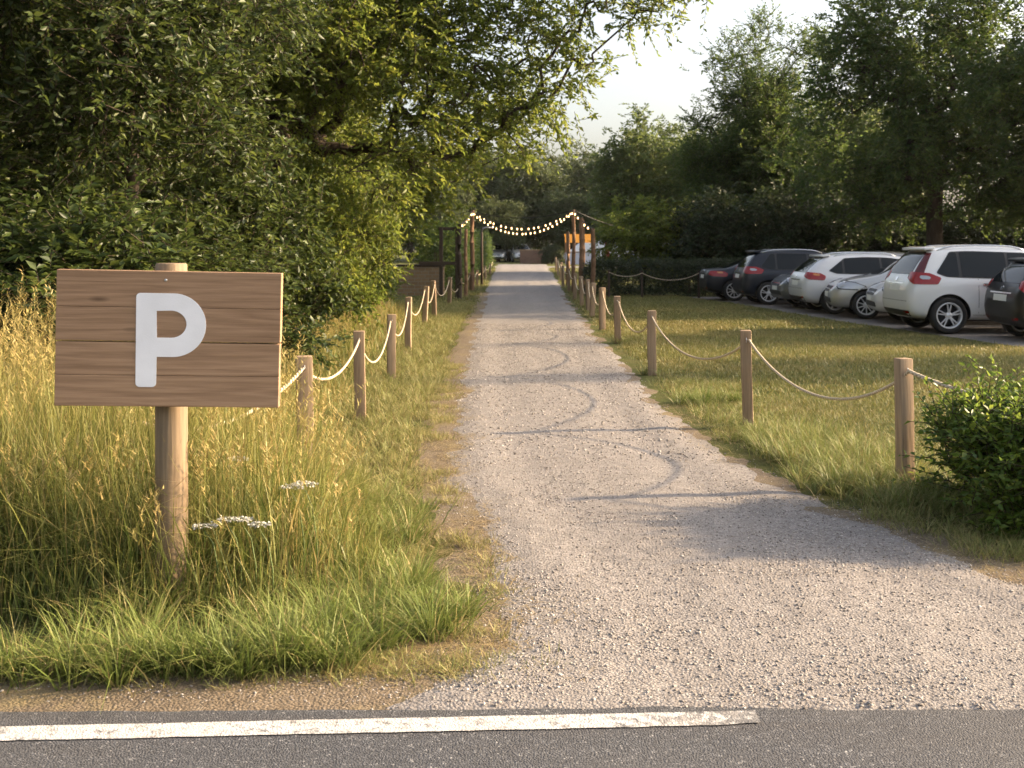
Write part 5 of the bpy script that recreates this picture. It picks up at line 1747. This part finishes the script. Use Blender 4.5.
    put('front', [(-.60, .36), (.60, .36), (.55, .46), (-.55, .46)], 'lower_intake', M['plastic'], off=.007, step=.08, rnd=.04)
    put('front', [(-.26, .475), (.26, .475), (.26, .575), (-.26, .575)], 'number_plate', M['plate'], off=.016, step=.1)
    # wheels
    ty, rm, dk = wheel_meshes(R, T['style'])
    for ax in T['ax']:
        for sg in (-1, 1):
            wh = bpy.data.objects.new('wheel', dk); COL.objects.link(wh); wh.parent = root
            wh.location = (ax + xo, sg * (W / 2 - .115), R)
            if sg > 0: wh.rotation_euler = (0, 0, math.pi)
            for nm, m_ in (('tyre', ty), ('rim', rm)):
                q = bpy.data.objects.new(nm, m_); COL.objects.link(q); q.parent = wh
    # dark floor pan closes the underside
    bm = bmesh.new(); bm_box(bm, (0, 0, .27), (L * .82, W * .6, .1), None, .02); bm_obj('floor_pan', bm, M['plastic'], root)
    return root


CG = 'cars parked in a row on the right'
def car_in(kind, paintm, rearx, y, label, lower=None):
    L = TYPES[kind]['L']
    return make_car('parked_car', kind, paintm, (rearx + L / 2, y, .012), 0, label, CG, lower=lower)
def car_out(kind, paintm, nosex, y, label, lower=None, turn=0):
    L = TYPES[kind]['L']
    return make_car('parked_car', kind, paintm, (nosex + L / 2, y, .012), math.pi - math.radians(turn), label, CG, lower=lower)
car_in('hatch', M['p_black'], 8.5, 20.06, 'black hatchback cut by the right edge of the photo, rear towards the path')
car_in('suv', M['p_white'], 7.35, 22.15, 'big white SUV with red tail lamps, second car from the right edge', lower='body')
car_out('hatch', M['p_pearl'], 7.62, 24.3, 'small white car parked nose out, half hidden behind the big white SUV', turn=8)
car_out('hatch', M['p_silver'], 7.2, 26.1, 'silver car parked nose out between the white estate and the big white SUV', turn=9)
car_in('estate', M['p_pearl'], 6.9, 28.1, 'white estate car with red tail lamps and roof rails, in the middle of the row')
car_out('hatch', M['p_grey'], 6.85, 30.0, 'dark grey car parked nose out, mostly hidden by the white estate')
car_in('suv', M['p_navy'], 6.2, 32.1, 'dark navy SUV with shiny roof rails near the far end of the row', lower='body').scale = (.97, .97, .92)
car_in('saloon', M['p_navy'], 5.65, 34.2, 'dark navy saloon at the far end of the row beside the clipped hedge').scale = (1, .96, .95)

# ------------------------------------------------------------------ the far end of the path
c1 = make_car('parked_car', 'suv', M['p_silver'], (-1.25, 104, 0), math.radians(-96), 'distant silver car parked at the end of the path, left one', 'distant cars at the end of the path')
c2 = copy_tree(c1); c2.location = (.75, 103, 0); c2.rotation_euler = (0, 0, math.radians(-84)); c2['label'] = 'distant silver car parked at the end of the path, beside the red brick wall'
bm = bmesh.new(); bm_box(bm, (0, 0, .55), (2.4, .3, 1.1)); o = bm_obj('brick_wall', bm, M['brick']); o.location = (1.85, 94, 0)
tag(o, 'low red brick wall at the far end of the path beside the distant cars', 'wall')
bm = bmesh.new(); bm_box(bm, (0, 0, 1.12), (2.46, .36, .06), None, .01); bm_obj('coping', bm, M['brick_pale'], o)
tree_copy(b1, 3.2, 92, 'small round bush between the red brick wall and the stall', .4, .45)


def stall():
    root = empty('market_stall', (5.4, 92, 0)); tag(root, 'distant stall with a glowing orange awning seen between the right poles', 'stall')
    for sx in (-1.1, 1.1):
        for sy in (-.8, .8):
            bm = bmesh.new(); bm_box(bm, (sx, sy, 1.1), (.07, .07, 2.3)); bm_obj('upright', bm, M['pole'], root)
    bm = bmesh.new()
    for i in range(8):
        a, b = -1.2 + i * .3, -1.2 + (i + 1) * .3
        vs = [bm.verts.new(p) for p in ((a, -1.0, 1.72), (b, -1.0, 1.72), (b, -1.0, 2.12), (a, -1.0, 2.12), (b, .9, 2.42), (a, .9, 2.42))]
        bm.faces.new((vs[0], vs[1], vs[2], vs[3])); bm.faces.new((vs[3], vs[2], vs[4], vs[5]))
    bmesh.ops.remove_doubles(bm, verts=bm.verts[:], dist=.001)
    bmesh.ops.solidify(bm, geom=bm.faces[:], thickness=.03)
    bm_obj('awning', bm, M['stall_glow'], root)
    bm = bmesh.new(); bm_box(bm, (0, -.85, .48), (2.3, .5, .96), None, .02); bm_obj('counter', bm, simple('stall_counter', (.42, .44, .55), .6), root)
    bm = bmesh.new(); bm_box(bm, (0, -.85, .99), (2.4, .62, .05), None, .01); bm_obj('counter_top', bm, M['pole'], root)
stall()


def van(x, y, rz, label):
    root = empty('van', (x, y, 0), rz); tag(root, label, 'van', 'distant vans behind the light gate')
    L, W, R = 4.8, 1.9, .33
    st = [(0, .45, .9, 1.2, .92), (.03, .3, 1.0, 1.65, .96), (.12, .25, 1.05, 1.88, .99), (.5, .24, 1.06, 1.93, 1), (2.4, .24, 1.06, 1.94, 1), (3.2, .24, 1.05, 1.86, 1), (3.65, .24, 1.04, 1.6, 1), (4.05, .24, 1.0, 1.22, .99), (4.3, .25, .95, 1.05, .97), (4.62, .27, .8, .92, .92), (4.74, .3, .6, .7, .84), (4.8, .4, .5, .55, .74)]
    me = car_body(st, W, (.95, 3.85), R, R + .06)
    b = link('body', me, [M['p_white'], M['plastic']], root); b.location = (-L / 2, 0, 0)
    bvh = BVHTree.FromPolygons([v.co.copy() for v in me.vertices], [tuple(p.vertices) for p in me.polygons])
    for sd_ in ('left', 'right'):
        for nm, poly, mt in (('blue_band', [(.1, .45), (4.5, .45), (4.5, .9), (.1, .98)], M['p_blue']), ('side_window', [(.5, 1.16), (1.9, 1.16), (1.85, 1.68), (.55, 1.68)], M['glass']), ('side_window', [(2.0, 1.16), (2.9, 1.16), (2.9, 1.68), (2.0, 1.68)], M['glass']), ('side_window', [(3.0, 1.16), (3.85, 1.14), (3.45, 1.6), (3.0, 1.66)], M['glass'])):
            o = patch(bvh, poly, sd_, nm, mt, root, off=.006, step=.16, rnd=.05)
            if o: o.location = (-L / 2, 0, 0)
    o = patch(bvh, [(3.35, -.62), (4.0, -.75), (4.0, .75), (3.35, .62)], 'top', 'windscreen', M['glass'], root, off=.006, step=.16)
    if o: o.location = (-L / 2, 0, 0)
    ty, rm, dk = wheel_meshes(R, 'ten')
    for ax in (.95, 3.85):
        for sg in (-1, 1):
            wh = bpy.data.objects.new('wheel', dk); COL.objects.link(wh); wh.parent = root; wh.location = (ax - L / 2, sg * (W / 2 - .115), R)
            if sg > 0: wh.rotation_euler = (0, 0, math.pi)
            for nm, m_ in (('tyre', ty), ('rim', rm)):
                q = bpy.data.objects.new(nm, m_); COL.objects.link(q); q.parent = wh
    return root
v1 = van(6.8, 99, math.pi, 'distant white van with a blue band behind the orange stall')
v2 = copy_tree(v1); v2.location = (11.6, 99, 0); v2['label'] = 'distant white van with a blue band right of the light gate poles'
fl = empty('banner', (7.35, 91, 0)); tag(fl, 'distant red banner hanging from a thin pole right of the stall', 'banner')
bm = bmesh.new(); bm_tube(bm, [(0, 0, -.1), (0, 0, 1.9)], .03, 8); bm_obj('pole', bm, M['dark_wood'], fl)
bm = bmesh.new(); bm_box(bm, (.2, 0, 1.15), (.34, .03, 1.2), None, .008); bm_obj('cloth', bm, simple('red_cloth', (.28, .03, .03), .8), fl)
